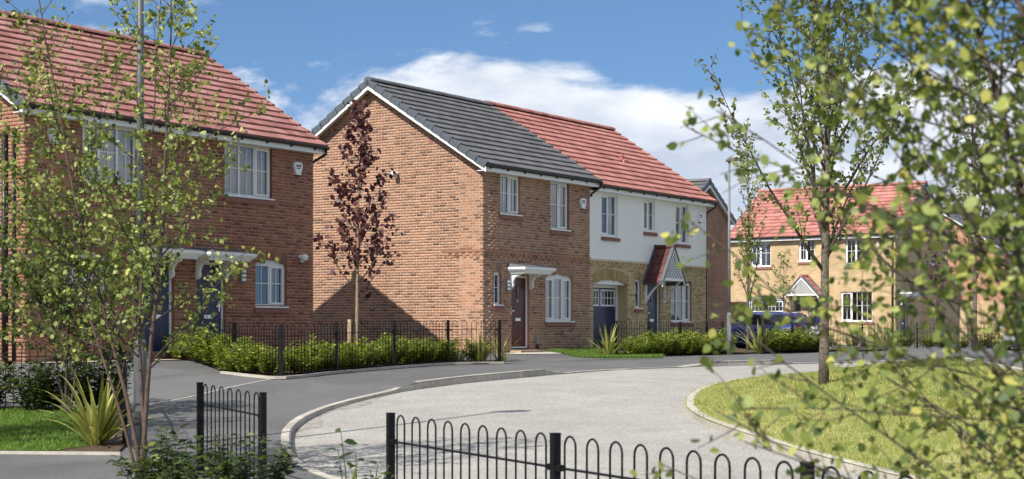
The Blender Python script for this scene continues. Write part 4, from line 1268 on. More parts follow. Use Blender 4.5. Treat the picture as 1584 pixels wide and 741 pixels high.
verge(dk, WD + .16, HD, OV, ZE, ZRD, gg, cs, sn, 8, M['verge'], both=True, side=1)
eaves(hD, -.16, WD + .16, OV, ZE)

# --- house E: buff brick, lit front looks along -U, local x runs towards -V
CE = np.array([17.596, 71.217])        # its front right corner
WE = 8.35
eo = (CE[0] - UY * WE, CE[1] + UX * WE)
hE, mE = house_root('house', 0, 0, BASE - .06, 'buff brick house with red roof and bright blue garage beyond the road', rz=THE, o=eo)
F = wall_front(); G = wall_right(WE)
q = WE
opsE = [(q - 7.25, q - 6.2, 3.66, 4.87, 0), (q - 2.42, q - 1.36, 3.62, 4.87, 0), (q - 4.75, q - 3.95, 3.85, 4.87, 0), (q - 7.42, q - 5.5, -.45, 2.24, .12), (q - 5.06, q - 4.62, 1.45, 2.28, .05), (q - 4.25, q - 3.4, .1, 2.12, 0), (q - 2.64, q - 1.1, 1.0, 2.38, 0)]
plain_wall(hE, F, 0, WE, -.45, 4.88, opsE, M['far_buff'])
opsG = [(4.9, 5.7, 3.75, 4.75, 0), (.75, 1.65, .1, 2.12, 0)]
plain_wall(hE, G, 0, 2 * HALF, -.45, 4.8, opsG, M['far_buff'], gable=GBL)
plain_wall(hE, wall_left(), 0, 2 * HALF, -.45, 4.8, [], M['far_buff'], gable=GBL)
plain_wall(hE, lambda a, z, d: (a, 2 * HALF + d, z), 0, WE, -.45, 4.88, [], M['far_buff'])
for i, op in enumerate(opsE): reveal(hE, F, op, M['far_buff'], depth=.3 if i == 3 else .12)
for i, k in enumerate((0, 1, 2, 6)): window(hE, F, opsE[k], 3 if k == 6 else 2, (0,), 'curtain', seed=30 + i)
window(hE, F, opsE[4], 1, (), 'blind', bars=(0, 1), seed=35)
garage_door(hE, F, opsE[3], M['garage_blue'], depth=.12)
door(hE, F, q - 4.25, .85, .1, 2.02, M['door_navy'])
gable_porch(hE, F, q - 5.05, q - 3.55, 2.28, .80, .75, M['tile_red'], M['verge'])
alarm_box(hE, F, q - .72, 4.58)
for op in opsG: reveal(hE, G, op, M['far_buff'])
window(hE, G, opsG[0], 2, (0,), 'blind', seed=38)
door(hE, G, .75, .9, .1, 2.02, M['door_navy'])
flat_canopy(hE, G, .5, 2.0, 2.30)
dk, gg, cs, sn, _ = roof_tiles(hE, mE, -.14, WE + .14, HALF, OV, ZE, ZR, M['tile_red'], quota=0)
ridge_tiles(dk, -.2, WE + .2, HALF, ZR + .05, M['tile_red'])
verge(dk, WE + .16, HALF, OV, ZE, ZR, gg, cs, sn, 14, M['verge'], both=True, side=1)
eaves(hE, -.16, WE + .16, OV, ZE)
downpipe(hE, [(WE - .12, -.06, 4.8), (WE - .12, -.06, .1)], .045)
lt = MB(); lt.box(WE - 3.2, WE - .05, 2 * HALF, 2 * HALF + 2.0, -.4, 2.55); lt.quad((WE - .049, 2 * HALF, 2.55), (WE - .049, 2 * HALF + 2, 2.55), (WE - .049, 2 * HALF, 3.45)); lt.build('side_extension', M['far_buff'], hE)
lt = MB(); lt.hexa([(WE - 3.3, 2 * HALF, 3.50), (WE + .05, 2 * HALF, 3.50), (WE + .05, 2 * HALF + 2.25, 2.5), (WE - 3.3, 2 * HALF + 2.25, 2.5), (WE - 3.3, 2 * HALF, 3.58), (WE + .05, 2 * HALF, 3.58), (WE + .05, 2 * HALF + 2.25, 2.58), (WE - 3.3, 2 * HALF + 2.25, 2.58)]); lt.build('extension_roof', M['tile_dark'], hE)
lt = MB(); lt.hexa([(WE + .052, 2 * HALF, 3.30), (WE + .07, 2 * HALF, 3.30), (WE + .07, 2 * HALF + 2.25, 2.3), (WE + .052, 2 * HALF + 2.25, 2.3), (WE + .052, 2 * HALF, 3.48), (WE + .07, 2 * HALF, 3.48), (WE + .07, 2 * HALF + 2.25, 2.48), (WE + .052, 2 * HALF + 2.25, 2.48)]); lt.build('barge_board', M['white'], hE)

# --- house F: right edge
hF, mF = house_root('house', 0, 0, BASE - .06, 'orange brick house with dark roof at the far right behind the leaves', o=(27.8, 87.5))
G = wall_left(); F = wall_front()
plain_wall(hF, G, 0, 2 * HALF, 2.2, 4.8, [], M['far_orange'], gable=GBL)
plain_wall(hF, G, 0, 2 * HALF, -.45, 2.2, [], M['far_buff'])
opsF = [(.9, 2.0, 3.6, 4.87, 0), (3.6, 4.8, 3.6, 4.87, 0)]
plain_wall(hF, F, 0, 7, -.45, 4.88, opsF, M['far_orange'])
plain_wall(hF, wall_right(7), 0, 2 * HALF, -.45, 4.8, [], M['far_orange'], gable=GBL)
plain_wall(hF, lambda a, z, d: (a, 2 * HALF + d, z), 0, 7, -.45, 4.88, [], M['far_orange'])
for i, op in enumerate(opsF): reveal(hF, F, op, M['far_orange']); window(hF, F, op, 2, (0,), 'curtain', seed=40 + i)
dk, gg, cs, sn, _ = roof_tiles(hF, mF, -.14, 7.14, HALF, OV, ZE, ZR, M['tile_dark'], quota=0)
ridge_tiles(dk, -.2, 7.2, HALF, ZR + .04, M['tile_dark'])
verge(dk, -.16, HALF, OV, ZE, ZR, gg, cs, sn, 14, M['verge'])
eaves(hF, -.16, 7.16, OV, ZE)

# ------------------------------------------------------------------ bow top railings
HP = 0.1387
def hoop_mesh(h, r=.0073):
    mb = MB(); w = HP / 2; pts = [(-w, 0, .0), (-w, 0, h - w)]
    for i in range(1, 8):
        a = PI - PI * i / 8; pts.append((w * math.cos(a), 0, h - w + w * math.sin(a)))
    pts += [(w, 0, h - w), (w, 0, 0)]
    mb.tube(pts, r, 6); me = mb.mesh('hoop', True); me.materials.append(M['iron']); return me
HOOP = hoop_mesh(.985); 
pm = MB(); pm.box(-.027, .027, -.027, .027, -.15, 1.02); pm.box(-.029, .029, -.029, .029, 1.02, 1.028); POST = pm.mesh('post'); POST.materials.append(M['iron'])
rm = MB(); rm.box(0, 1, -.017, .017, -.006, .006); RAIL = rm.mesh('rail'); RAIL.materials.append(M['iron'])
fm = MB(); fm.box(-.03, .06, -.022, .022, -.02, .02); fm.tube([(.02, -.03, 0), (.02, .03, 0)], .012, 6); FIT = fm.mesh('rail_bracket'); FIT.materials.append(M['iron'])
def railing(pts, label, hfun=hf, group=None, hoops=9, first_post=True, sink=0.0, scale=1.0, arc=None):
    root = empty('railing', (pts[0][0], pts[0][1], hfun(*pts[0]) - sink)); tag(root, label, 'railing', group)
    inv = Matrix.Translation(-root.location)
    Z = [hfun(*p) - sink for p in pts]
    for i, p in enumerate(pts):
        q = pts[min(i + 1, len(pts) - 1)]; q0 = pts[max(i - 1, 0)]
        ang = math.atan2(q[1] - q0[1], q[0] - q0[0])
        if i or first_post: link('post', POST, root, None, inv @ Matrix.Translation((p[0], p[1], Z[i])) @ Matrix.Rotation(ang, 4, 'Z') @ Matrix.Scale(scale, 4))
    for i in range(len(pts) - 1):
        a = Vector((*pts[i], Z[i])); b = Vector((*pts[i + 1], Z[i + 1])); L = (b.xy - a.xy).length; ang = math.atan2(b.y - a.y, b.x - a.x); pit = math.atan2(b.z - a.z, L)
        R = Matrix.Rotation(ang, 4, 'Z') @ Matrix.Rotation(-pit, 4, 'Y')
        for zz in (.80, .09):
            link('rail', RAIL, root, None, inv @ Matrix.Translation(a + Vector((0, 0, zz * scale))) @ R @ Matrix.Diagonal((L, 1, 1, 1)))
            d = (b - a).normalized()
            link('rail_bracket', FIT, root, None, inv @ Matrix.Translation(a + d * .03 + Vector((0, 0, zz * scale))) @ Matrix.Rotation(ang, 4, 'Z'))
            link('rail_bracket', FIT, root, None, inv @ Matrix.Translation(b - d * .03 + Vector((0, 0, zz * scale))) @ Matrix.Rotation(ang + PI, 4, 'Z'))
        n = max(1, int(round((L - .08) / (2 * HP)))) if hoops is None else hoops
        pitch = (L - .10) / n
        for k in range(n):
            t = (.05 + pitch * (k + .5)) / L
            p = a.lerp(b, t)
            link('hoop', HOOP, root, None, inv @ Matrix.Translation(p + Vector((0, 0, .03))) @ Matrix.Rotation(ang, 4, 'Z') @ Matrix.Diagonal((pitch / (2 * HP), 1, scale, 1)))
    return root
PF = [(-.97, 12.4), (.286, 10.25), (1.542, 8.10), (2.80, 5.95)]
railing(PF, 'black bow top railing in the foreground before the curving road', sink=.11)
railing([(-2.38, 14.83), (-3.30, 16.40)], 'short black bow top railing panel beside the footway behind the dark shrub', hoops=7, sink=.09)
railing([(-13.4, 24.55), (-10.9, 24.2), (-8.4, 23.9), (-5.95, 23.45)], 'black bow top railing behind the dark shrubs on the left lawn')
railing([(-5.95, 23.45), (-5.3, 21.2), (-4.68, 18.75)], 'black railing seen end on beside the grey lamp post', first_post=False)
railing(R1, 'black bow top railing in front of the brick gable and bright hedge', hoops=None)
railing(R1B, 'black bow top railing turning back from the path towards the navy doors', hoops=None, first_post=False)
railing([(2.98, 44.3), (4.05, 45.75), (5.12, 47.2), (6.1, 48.6), (6.75, 49.7)], 'black bow top railing in front of the white house', hoops=None)
railing([(8.05, 49.7), (9.25, 51.2), (10.15, 52.9), (10.75, 54.6)], 'black bow top railing between the central lamp post and the small street sign', hoops=None)
railing([(12.3, 64.2), (14.2, 62.9), (16.1, 61.65), (18.0, 60.4), (19.9, 59.1)], 'distant black railing in front of the buff brick house', hoops=None)

# ------------------------------------------------------------------ lamp posts
def lamp_post(x, y, z, label, head_dir, H=6.2, mat=None):
    r = empty('lamp_post', (x, y, z)); tag(r, label, 'lamp post', 'street lamps')
    b = MB(); b.tube([(0, 0, -.1), (0, 0, 1.22), (0, 0, 1.27), (0, 0, 1.31)], [.078, .078, .07, .05], 14); b.build('base_section', mat, r, True)
    d = MB(); d.box(-.035, .035, -.083, -.07, .45, .95); d.build('access_door', mat, r)
    p = MB(); p.tube([(0, 0, 1.28), (0, 0, H)], [.047, .036], 12); p.build('pole', mat, r, True)
    h = MB(); ca, sa = math.cos(head_dir), math.sin(head_dir)
    def P(l, w, zz): return (ca * l - sa * w, sa * l + ca * w, H + zz)
    S8 = [(-.10, .05, -.02, .07), (0, .07, -.03, .11), (.12, .12, -.02, .15), (.30, .13, -.01, .16), (.45, .09, .0, .13), (.5, .03, .02, .09)]
    base = 0
    for l, w, z0, z1 in S8:
        h.v += [P(l, -w, z0), P(l, w, z0), P(l, w * .9, z1 - .03), P(l, w * .5, z1), P(l, -w * .5, z1), P(l, -w * .9, z1 - .03)]
    for i in range(len(S8) - 1):
        for k in range(6):
            h.f.append((i * 6 + k, i * 6 + (k + 1) % 6, i * 6 + 6 + (k + 1) % 6, i * 6 + 6 + k))
    h.f.append(tuple(range(5, -1, -1))); e = 6 * (len(S8) - 1); h.f.append(tuple(e + k for k in range(6)))
    ho = h.build('lantern', M['grey'], r, True)
    g = MB(); g.quad(P(.1, -.09, -.03), P(.1, .09, -.03), P(.42, .08, -.015), P(.42, -.08, -.015)); g.build('lens', M['sign_white'], ho)
    return r
lamp_post(-4.42, 18.45, hf(-4.42, 18.45), 'tall grey lamp post behind the young birch on the left', 0.3, H=6.9, mat=M['greydark'])
lamp_post(6.72, 48.0, hf(6.72, 48.0), 'slim grey street lamp standing on the footway right of the white house', -.9, H=6.0, mat=M['greymid'])

# ------------------------------------------------------------------ plants
def rdir(rng):
    z = rng.uniform(-1, 1); a = rng.uniform(0, 2 * PI); r = math.sqrt(1 - z * z)
    return Vector((r * math.cos(a), r * math.sin(a), z))

def path(rng, start, d, length, n, wander=.12, up=.0):
    pts = [Vector(start)]; d = Vector(d).normalized(); s = length / n
    for i in range(n):
        d = (d + rdir(rng) * wander + Vector((0, 0, up))).normalized()
        pts.append(pts[-1] + d * s)
    return pts

def at(pts, t):
    f = t * (len(pts) - 1); i = min(int(f), len(pts) - 2)
    p = pts[i].lerp(pts[i + 1], f - i); d = (pts[i + 1] - pts[i]).normalized()
    return p, d

def side_dir(rng, d, ang, az=None):
    x = d.orthogonal().normalized(); y = d.cross(x)
    a = rng.uniform(0, 2 * PI) if az is None else az
    return (d * math.cos(ang) + (x * math.cos(a) + y * math.sin(a)) * math.sin(ang)).normalized()

LEAF6 = np.array([(0, 0), (.28, .42), (.62, .40), (1, 0), (.62, -.40), (.28, -.42)])
def leaf_frames(rng, pos, droop=.3, face=0.25):
    """unit frames (axis, side, normal) for leaves at pos"""
    n = len(pos); r = np.random.RandomState(rng.randrange(1 << 30))
    ax = r.normal(size=(n, 3)); ax[:, 2] -= droop * 1.5
    ax /= np.linalg.norm(ax, axis=1)[:, None]
    nm = r.normal(size=(n, 3)); nm[:, 2] += face * 3
    nm -= (nm * ax).sum(1)[:, None] * ax; nm /= np.linalg.norm(nm, axis=1)[:, None]
    sd = np.cross(nm, ax)
    return ax, sd, nm, r
def leaf_cloud(name, rng, pos, size, mat, parent, droop=.3, face=.25, aspect=.8, parts=0, var=.35, stuff=True):
    pos = np.asarray(pos, dtype=float); n = len(pos)
    ax, sd, nm, r = leaf_frames(rng, pos, droop, face)
    L = size * r.uniform(1 - var, 1 + var, n)
    if parts:
        # the nearest leaves in view become objects of their own
        wp = pos + np.array(parent.matrix_basis.translation)
        px = 2400 * wp[:, 0] / wp[:, 1]; py = 505 - 2400 * (wp[:, 2] - CAMZ) / wp[:, 1]
        ok = (np.abs(px) < 785) & (py > 3) & (py < 738)
        d = np.where(ok, wp[:, 1] / L, 1e9); order = np.argsort(d)[:parts]; order = order[d[order] < 1e8]
        me = np_mesh('leaf', [(p[0], p[1] * aspect, .10 * (p[0] - .4) ** 2) for p in LEAF6], [list(range(6))]); me.materials.append(mat)
        for i in order:
            m = Matrix.Identity(4)
            for c, vec in enumerate((ax[i], sd[i], nm[i])):
                for k in range(3): m[k][c] = vec[k] * L[i]
            m.translation = pos[i]
            link('leaf', me, parent, None, m)
        keep = np.ones(n, bool); keep[order] = False
        pos, ax, sd, nm, L = pos[keep], ax[keep], sd[keep], nm[keep], L[keep]; n = len(pos)
    V = pos[:, None, :] + L[:, None, None] * (ax[:, None, :] * LEAF6[None, :, :1] + sd[:, None, :] * LEAF6[None, :, 1:] * aspect + nm[:, None, :] * (.12 * (LEAF6[None, :, :1] - .4) ** 2 - .10 * np.abs(LEAF6[None, :, 1:])))
    F = np.arange(n * 6).reshape(n, 6)
    o = link(name, np_mesh(name, V.reshape(-1, 3), F), parent, mat)
    return o

def limb_mesh(name, limbs, mat, parent, sides=6, smooth=True):
    mb = MB()
    for pts, r0, r1 in limbs:
        n = len(pts); mb.tube(pts, [r0 + (r1 - r0) * (i / (n - 1)) ** .8 for i in range(n)], sides)
    return mb.build(name, mat, parent, smooth)

def make_tree(loc, label, seed, stems, prim, twig, leaf, bark, leafmat, group=None, name='tree', parts=0, twigmat=None, trunk_sides=8, droop=.3, face=.25):
    """stems: list of (dir, length, r0). prim: dict(n, t0, ang, len, lenpow, up). twig: dict(n, len, ang). leaf: dict(n, size, spread)"""
    rng = random.Random(seed)
    root = empty(name, loc); tag(root, label, 'tree', group)
    trunks, prims, twigs = [], [], []; lp = []
    for sd, slen, r0 in stems:
        st = path(rng, (rng.uniform(-.05, .05) if len(stems) > 1 else 0, rng.uniform(-.05, .05) if len(stems) > 1 else 0, -.1), sd, slen, 12, prim.get('swander', .06), .03)
        trunks.append((st, r0, r0 * .10))
        for i in range(prim['n']):
            t = prim['t0'] + (1 - prim['t0']) * (i + rng.random() * .8) / prim['n']
            p, d = at(st, min(t, .99))
            L = prim['len'] * ((1 - t) / (1 - prim['t0']) * .85 + .15) ** prim.get('lenpow', .8) * rng.uniform(.75, 1.2)
            dd = side_dir(rng, d, prim['ang'] * rng.uniform(.75, 1.2), i * 2.4 + rng.uniform(-.4, .4))
            br = path(rng, p, dd, L, 7, prim.get('wander', .12), prim['up'])
            rr = max(r0 * (1 - .9 * t) * .5 * prim.get('thin', 1), .004)
            prims.append((br, rr, .0022))
            ntw = max(2, int(round(twig['n'] * (.25 + .75 * L / prim['len']))))
            for j in range(ntw):
                tt = .12 + .88 * (j + rng.random()) / ntw
                q, e = at(br, min(tt, .99))
                tl = twig['len'] * rng.uniform(.5, 1.25) * (1.1 - .5 * tt)
                tw = path(rng, q, side_dir(rng, e, twig['ang'] * rng.uniform(.6, 1.3)), tl, 4, .2, twig.get('up', 0))
                twigs.append((tw, max(.0028, rr * .3), .0012))
                m = max(1, int(leaf['n'] * tl / twig['len'] * rng.uniform(.5, 1.5)))
                for _ in range(m):
                    c, _d = at(tw, rng.uniform(leaf.get('t0', .15), .995))
                    lp.append(c + rdir(rng) * leaf['spread'] * rng.random())
            for _ in range(leaf.get('tipn', 4)):
                c, _d = at(br, rng.uniform(.6, .995)); lp.append(c + rdir(rng) * leaf['spread'])
    limb_mesh('trunk', trunks, bark, root, trunk_sides)
    limb_mesh('branches', prims, twigmat or bark, root, 5)
    if twigs: limb_mesh('twigs', twigs, twigmat or bark, root, 3)['kind'] = 'stuff'
    if 'keep' in leaf:
        r2 = random.Random(seed + 1); lp = [p for p in lp if r2.random() < leaf['keep']]
    leaf_cloud('foliage', rng, lp, leaf['size'], leafmat, root, parts=parts, aspect=leaf.get('aspect', .8), droop=droop, face=face)
    return root, len(lp)

counts = {}
def V3(x, y, z): return Vector((x, y, z)).normalized()
# left foreground birch, several stems
_, counts['t1'] = make_tree((-3.70, 15.6, hf(-3.70, 15.6)), 'slender multi stemmed young birch in the left foreground', 11,
    [(V3(-.15, .02, 1), 6.0, .026), (V3(-.02, .1, 1), 5.8, .024), (V3(.03, 0, 1), 6.1, .030), (V3(-.22, -.05, 1), 4.6, .020)],
    dict(n=24, t0=.19, ang=.95, len=1.8, lenpow=.95, up=.045, wander=.14), dict(n=13, len=.40, ang=.85), dict(n=16, size=.050, spread=.075),
    M['bark_birch'], M['birch_leaf'], name='birch_tree', twigmat=M['bark_dark'])
# dark multi stem at the left railing
_, counts['t1b'] = make_tree((-6.45, 22.5, hf(-6.45, 22.5)), 'bushy dark green multi stemmed tree by the left railing', 12,
    [(V3(-.25, .1, 1), 2.9, .026), (V3(.06, 0, 1), 3.1, .03), (V3(.22, 0, 1), 2.7, .026), (V3(-.05, -.1, 1), 2.9, .026)],
    dict(n=16, t0=.30, ang=.95, len=1.25, lenpow=.6, up=.03), dict(n=9, len=.38, ang=.85), dict(n=19, size=.06, spread=.08), M['bark_dark'], M['dark_leaf'], name='young_tree')
# tree out of frame at the left whose shade falls on the lawn
_, counts['t0'] = make_tree((-8.15, 17.5, hf(-8.15, 17.5)), 'young birch at the left edge shading the lawn', 13,
    [(V3(0, 0, 1), 5.0, .05), (V3(.12, .1, 1), 4.6, .04)],
    dict(n=30, t0=.2, ang=.95, len=1.9, lenpow=.5, up=.04), dict(n=12, len=.45, ang=.8), dict(n=16, size=.07, spread=.09), M['bark_birch'], M['birch_leaf'], name='birch_tree')
# purple maple between the brick houses
_, counts['t2'] = make_tree((-3.46, 34.6, hf(-3.46, 34.6)), 'slim purple leaved tree staked before the sunlit brick gable', 15,
    [(V3(-.02, 0, 1), 5.75, .055)],
    dict(n=28, t0=.27, ang=.9, len=1.85, lenpow=1.15, up=.13, swander=.03), dict(n=10, len=.36, ang=.85), dict(n=10, size=.105, spread=.13, aspect=1.0, tipn=5), M['bark_pale'], M['purple_leaf'], name='purple_tree', twigmat=M['bark_dark'], face=.1)
# tree on the grass island
_, counts['t3'] = make_tree((4.98, 24.8, hi(4.98, 24.8)), 'tall open branched tree growing on the grass island', 17,
    [(V3(.0, 0, 1), 8.3, .088)],
    dict(n=36, t0=.20, ang=.68, len=3.5, lenpow=.75, up=.075, swander=.03), dict(n=20, len=.66, ang=.7, up=.06), dict(n=24, size=.072, spread=.08), M['bark_grey'], M['tree_leaf'], name='tree', twigmat=M['bark_dark'], trunk_sides=12)
# upright tree by the central lamp
_, counts['t4'] = make_tree((7.95, 52.3, hf(7.95, 52.3)), 'narrow upright tree with bare top twigs beside the central street lamp', 19,
    [(V3(0, 0, 1), 7.3, .065)],
    dict(n=26, t0=.22, ang=.42, len=2.0, lenpow=.7, up=.12, swander=.03), dict(n=9, len=.42, ang=.6, up=.08), dict(n=12, size=.085, spread=.09), M['bark_grey'], M['tree_leaf'], name='tree', twigmat=M['bark_dark'])
_, counts['t5'] = make_tree((11.0, 62.0, hf(11.0, 62.0)), 'small pale green round headed tree before the blue garage', 21,
    [(V3(0, 0, 1), 3.7, .045)],
    dict(n=22, t0=.42, ang=.8, len=.95, lenpow=.5, up=.06), dict(n=6, len=.3, ang=.8), dict(n=5, size=.09, spread=.08), M['bark_pale'], M['birch_leaf'], name='tree')
_, counts['t6'] = make_tree((13.7, 46.0, hi(13.7, 46.0)), 'tall narrow tree on the right in front of the buff gable', 23,
    [(V3(0, 0, 1), 9.4, .085)],
    dict(n=38, t0=.18, ang=.5, len=2.2, lenpow=.6, up=.10, swander=.02), dict(n=11, len=.5, ang=.65, up=.06), dict(n=11, size=.09, spread=.10), M['bark_grey'], M['tree_leaf'], name='tree', twigmat=M['bark_dark'])
_, counts['t7'] = make_tree((18.0, 66.0, hf(18.0, 66.0)), 'small purple leaved tree beside the shaded buff gable', 25,
    [(V3(0, 0, 1), 5.0, .05)],
    dict(n=20, t0=.34, ang=.6, len=1.1, lenpow=.8, up=.1), dict(n=5, len=.3, ang=.7), dict(n=5, size=.12, spread=.1, aspect=1.0), M['bark_dark'], M['purple_leaf'], name='purple_tree')
# right foreground birch: its leafy branches hang across the right of the view
_, counts['t8'] = make_tree((2.03, 4.45, -.02 + hf(4.0, 2.0)), 'out of focus birch branches hanging across the right foreground', 31,
    [(V3(-.16, .02, 1), 4.0, .035), (V3(-.28, .10, 1), 3.8, .03), (V3(-.05, -.06, 1), 3.9, .03), (V3(-.36, .0, 1), 3.6, .026), (V3(.1, .1, 1), 3.7, .03)],
    dict(n=36, t0=.20, ang=.95, len=1.5, lenpow=.4, up=.02, wander=.13, thin=.45), dict(n=15, len=.32, ang=.85, up=-.02), dict(n=21.0, size=.033, spread=.055, keep=.58), M['bark_birch'], M['near_leaf'], name='birch_tree', twigmat=M['bark_dark'], parts=300, face=.1)
sk = MB(); sk.tube([(0, 0, -.2), (0, 0, 1.02)], [.042, .04], 8); so = sk.build('tree_stake', M['stake'], None, True); so.location = (-3.62, 34.55, hf(-3.62, 34.55)); tag(so, 'round timber stake beside the purple tree trunk', 'stake')
tb = MB(); tb.tube([(-.02, 0, .82), (.2, .05, .80)], .012, 5); tb.build('tie_strap', M['black'], so)

# shrubs
def shrub_meshes(seed, w, h, n, size, aspect, leafmat, stem, up=.5, spikes=6):
    rng = random.Random(seed); stems = []; pos = []; axs = []
    for i in range(spikes):
        a = rng.uniform(0, 2 * PI); r = w * .5 * math.sqrt(rng.random()); hh = h * rng.uniform(.65, 1.08) * (1 - .25 * (2 * r / w) ** 2)
        tip = Vector((r * math.cos(a), r * math.sin(a), hh)); base = Vector((r * .35 * math.cos(a), r * .35 * math.sin(a), 0))
        pts = [base.lerp(tip, t) + Vector((rng.uniform(-.02, .02), rng.uniform(-.02, .02), 0)) for t in (0, .3, .6, 1)]
        stems.append((pts, .008, .003))
        m = n // spikes
        for k in range(m):
            t = .12 + .88 * (k + rng.random()) / m
            p, d = at(pts, min(t, .99)); az = k * 2.4 + rng.uniform(-.4, .4)
            o = Vector((math.cos(az), math.sin(az), up + rng.uniform(-.3, .4))).normalized()
            pos.append(p + o * .012); axs.append(o)
    return stems, np.array(pos), np.array(axs), rng
def shrub_build(name, seed, w, h, n, size, aspect, leafmat, up=.5, spikes=6):
    stems, pos, ax, rng = shrub_meshes(seed, w, h, n, size, aspect, leafmat, None, up, spikes)
    r = np.random.RandomState(seed); m = len(pos)
    nm = np.zeros((m, 3)); nm[:, 2] = 1; nm += r.normal(scale=.35, size=(m, 3))
    nm -= (nm * ax).sum(1)[:, None] * ax; nm /= np.linalg.norm(nm, axis=1)[:, None]
    sd = np.cross(nm, ax); L = size * r.uniform(.6, 1.25, m)
    V = pos[:, None, :] + L[:, None, None] * (ax[:, None, :] * LEAF6[None, :, :1] + sd[:, None, :] * LEAF6[None, :, 1:] * aspect + nm[:, None, :] * (-.25 * LEAF6[None, :, :1] ** 2 + .12 * np.abs(LEAF6[None, :, 1:])))
    lm = np_mesh('foliage', V.reshape(-1, 3), np.arange(m * 6).reshape(m, 6)); lm.materials.append(leafmat)
    mb = MB()
    for pts, r0, r1 in stems: mb.tube(pts, [r0, r0 * .8, r0 * .6, r1], 5)
    sm = mb.mesh('stems', True); sm.materials.append(M['bark_dark'])
    return lm, sm
def place_shrub(var, x, y, z, rz, sc, label, group, name='shrub'):
    r = empty(name, (x, y, z), rz); r.scale = (sc, sc, sc) if not hasattr(sc, '__len__') else sc
    tag(r, label, 'shrub', group)
    link('foliage', var[0], r); link('stems', var[1], r)
    return r
rs = random.Random(5)
HV = [shrub_build('hedge', 100 + i, .95, .72, 760, .075, .72, M['hedge_leaf'], spikes=26) for i in range(4)]
ORD = ['first', 'second', 'third', 'fourth', 'fifth', 'sixth', 'seventh', 'eighth', 'ninth', 'tenth', 'eleventh', 'twelfth', 'thirteenth', 'fourteenth', 'fifteenth', 'sixteenth', 'seventeenth', 'eighteenth', 'nineteenth', 'twentieth']
ORD += ['twenty ' + w for w in ORD[:9]] + ['thirtieth'] + ['thirty ' + w for w in ORD[:9]] + ['fortieth'] + ['forty ' + w for w in ORD[:9]]
def hedge_row(pts, step, label, group, jitter=.15, sc=(.85, 1.15), hs=.82):
    P = catmull([(a, b, 0) for a, b in pts], .05); s = np.concatenate([[0], np.cumsum(np.hypot(np.diff(P[:, 0]), np.diff(P[:, 1])))])
    t = step * .3; made = []
    while t < s[-1]:
        x = np.interp(t, s, P[:, 0]) + rs.uniform(-jitter, jitter); y = np.interp(t, s, P[:, 1]) + rs.uniform(-jitter, jitter)
        k = rs.uniform(*sc)
        made.append((x / y, place_shrub(rs.choice(HV), x, y, hf(x, y) + .02, rs.uniform(0, 6.28), (k, k, k * hs * rs.uniform(.85, 1.12)), label, group, 'hedge_shrub')))
        t += step
    made.sort(key=lambda q: q[0])
    for i, (_, o) in enumerate(made): o['label'] = label.replace('#', ORD[i] + ' from left')
g1 = 'bright green shrubs behind the railing by the brick gable'
l1 = 'bright green shrub below the brick gable, # in the front row'; l1b = 'bright green shrub below the brick gable, # in the back row'
hedge_row([(-7.2, 33.6), (-5.9, 31.6), (-4.75, 30.0), (-4.35, 30.2), (-3.75, 31.6), (-2.8, 33.8), (-1.75, 35.9), (-.75, 36.75)], .42, l1, g1)
hedge_row([(-7.3, 34.4), (-5.9, 32.6), (-4.9, 31.3), (-3.9, 33.2), (-2.9, 35.2), (-1.9, 36.7)], .7, l1b, g1)
l2 = 'green shrub below the white house, # in the front row'; l2b = 'green shrub below the white house, # in the back row'; g2 = 'shrubs in front of the white house'
hedge_row([(3.45, 44.6), (4.3, 45.8), (5.3, 47.2), (6.2, 48.5), (6.85, 49.6)], .42, l2, g2, sc=(.95, 1.3))
hedge_row([(3.9, 45.6), (4.9, 47.2), (6.0, 48.8)], .6, l2b, g2, sc=(1.0, 1.35))
l3 = 'yellow green leafy shrub before the blue car, # along its railing'; g3 = 'shrubs beside the blue car'
hedge_row([(8.3, 50.4), (9.3, 51.7), (10.1, 53.2), (10.6, 54.4)], .42, l3, g3, sc=(1.25, 1.65))
l4 = 'leafy shrub along the distant railing of the buff house, #'; g4 = 'shrubs by the buff house'
hedge_row([(12.4, 65), (14.4, 63.7), (16.4, 62.3), (18.2, 61.1), (20, 59.9)], .8, l4, g4, sc=(1.0, 1.5))
LV = [shrub_build('laurel', 200 + i, 1.0, .80, 1250, .095, .62, M['laurel_leaf'], up=.35, spikes=22) for i in range(3)]
l5 = 'dark glossy leaved shrub before the left railing, # end of the lawn'; g5 = 'dark shrubs along the left railing'
for i in range(9):
    x = -13.0 + i * .86; y = 24.0 - (x + 13) * .11 + rs.uniform(-.15, .1)
    place_shrub(rs.choice(LV), x, y - .25, hf(x, y) + .02, rs.uniform(0, 6), rs.uniform(1.1, 1.38), 'dark glossy leaved shrub before the left railing, ' + ORD[8 - i] + ' from the lamp post', g5, 'laurel_shrub')
FV = [shrub_build('laurel near', 300 + i, 1.05, .85, 1150, .10, .60, M['laurel_leaf'], up=.3, spikes=24) for i in range(3)]
near_labels = ['broad dark leafy shrub left of the short railing panel', 'yellow tipped leafy shrub hiding the foot of the short railing panel', 'low dark shrub between the birch stems and railing']
for i, (x, y, s_) in enumerate([(-2.95, 13.35, .86), (-2.30, 13.5, .84), (-2.62, 12.8, .68)]):
    place_shrub(FV[i], x, y, hf(x, y), i * 2.1, s_, near_labels[i], None, 'laurel_shrub')
place_shrub(shrub_build('sprig', 333, .42, .84, 60, .10, .55, M['laurel_leaf'], up=.2, spikes=4), -1.22, 11.9, hf(-1.22, 11.9), .4, 1.0, 'sparse leafy sprigs before the end post of the foreground railing', None, 'young_shrub')
place_shrub(shrub_build('sprig2', 334, .3, .62, 130, .09, .55, M['laurel_leaf'], up=.2, spikes=9), -1.02, 11.75, hf(-1.02, 11.75), 1.4, 1.0, 'low leafy clump at the foot of the foreground end post', None, 'young_shrub')
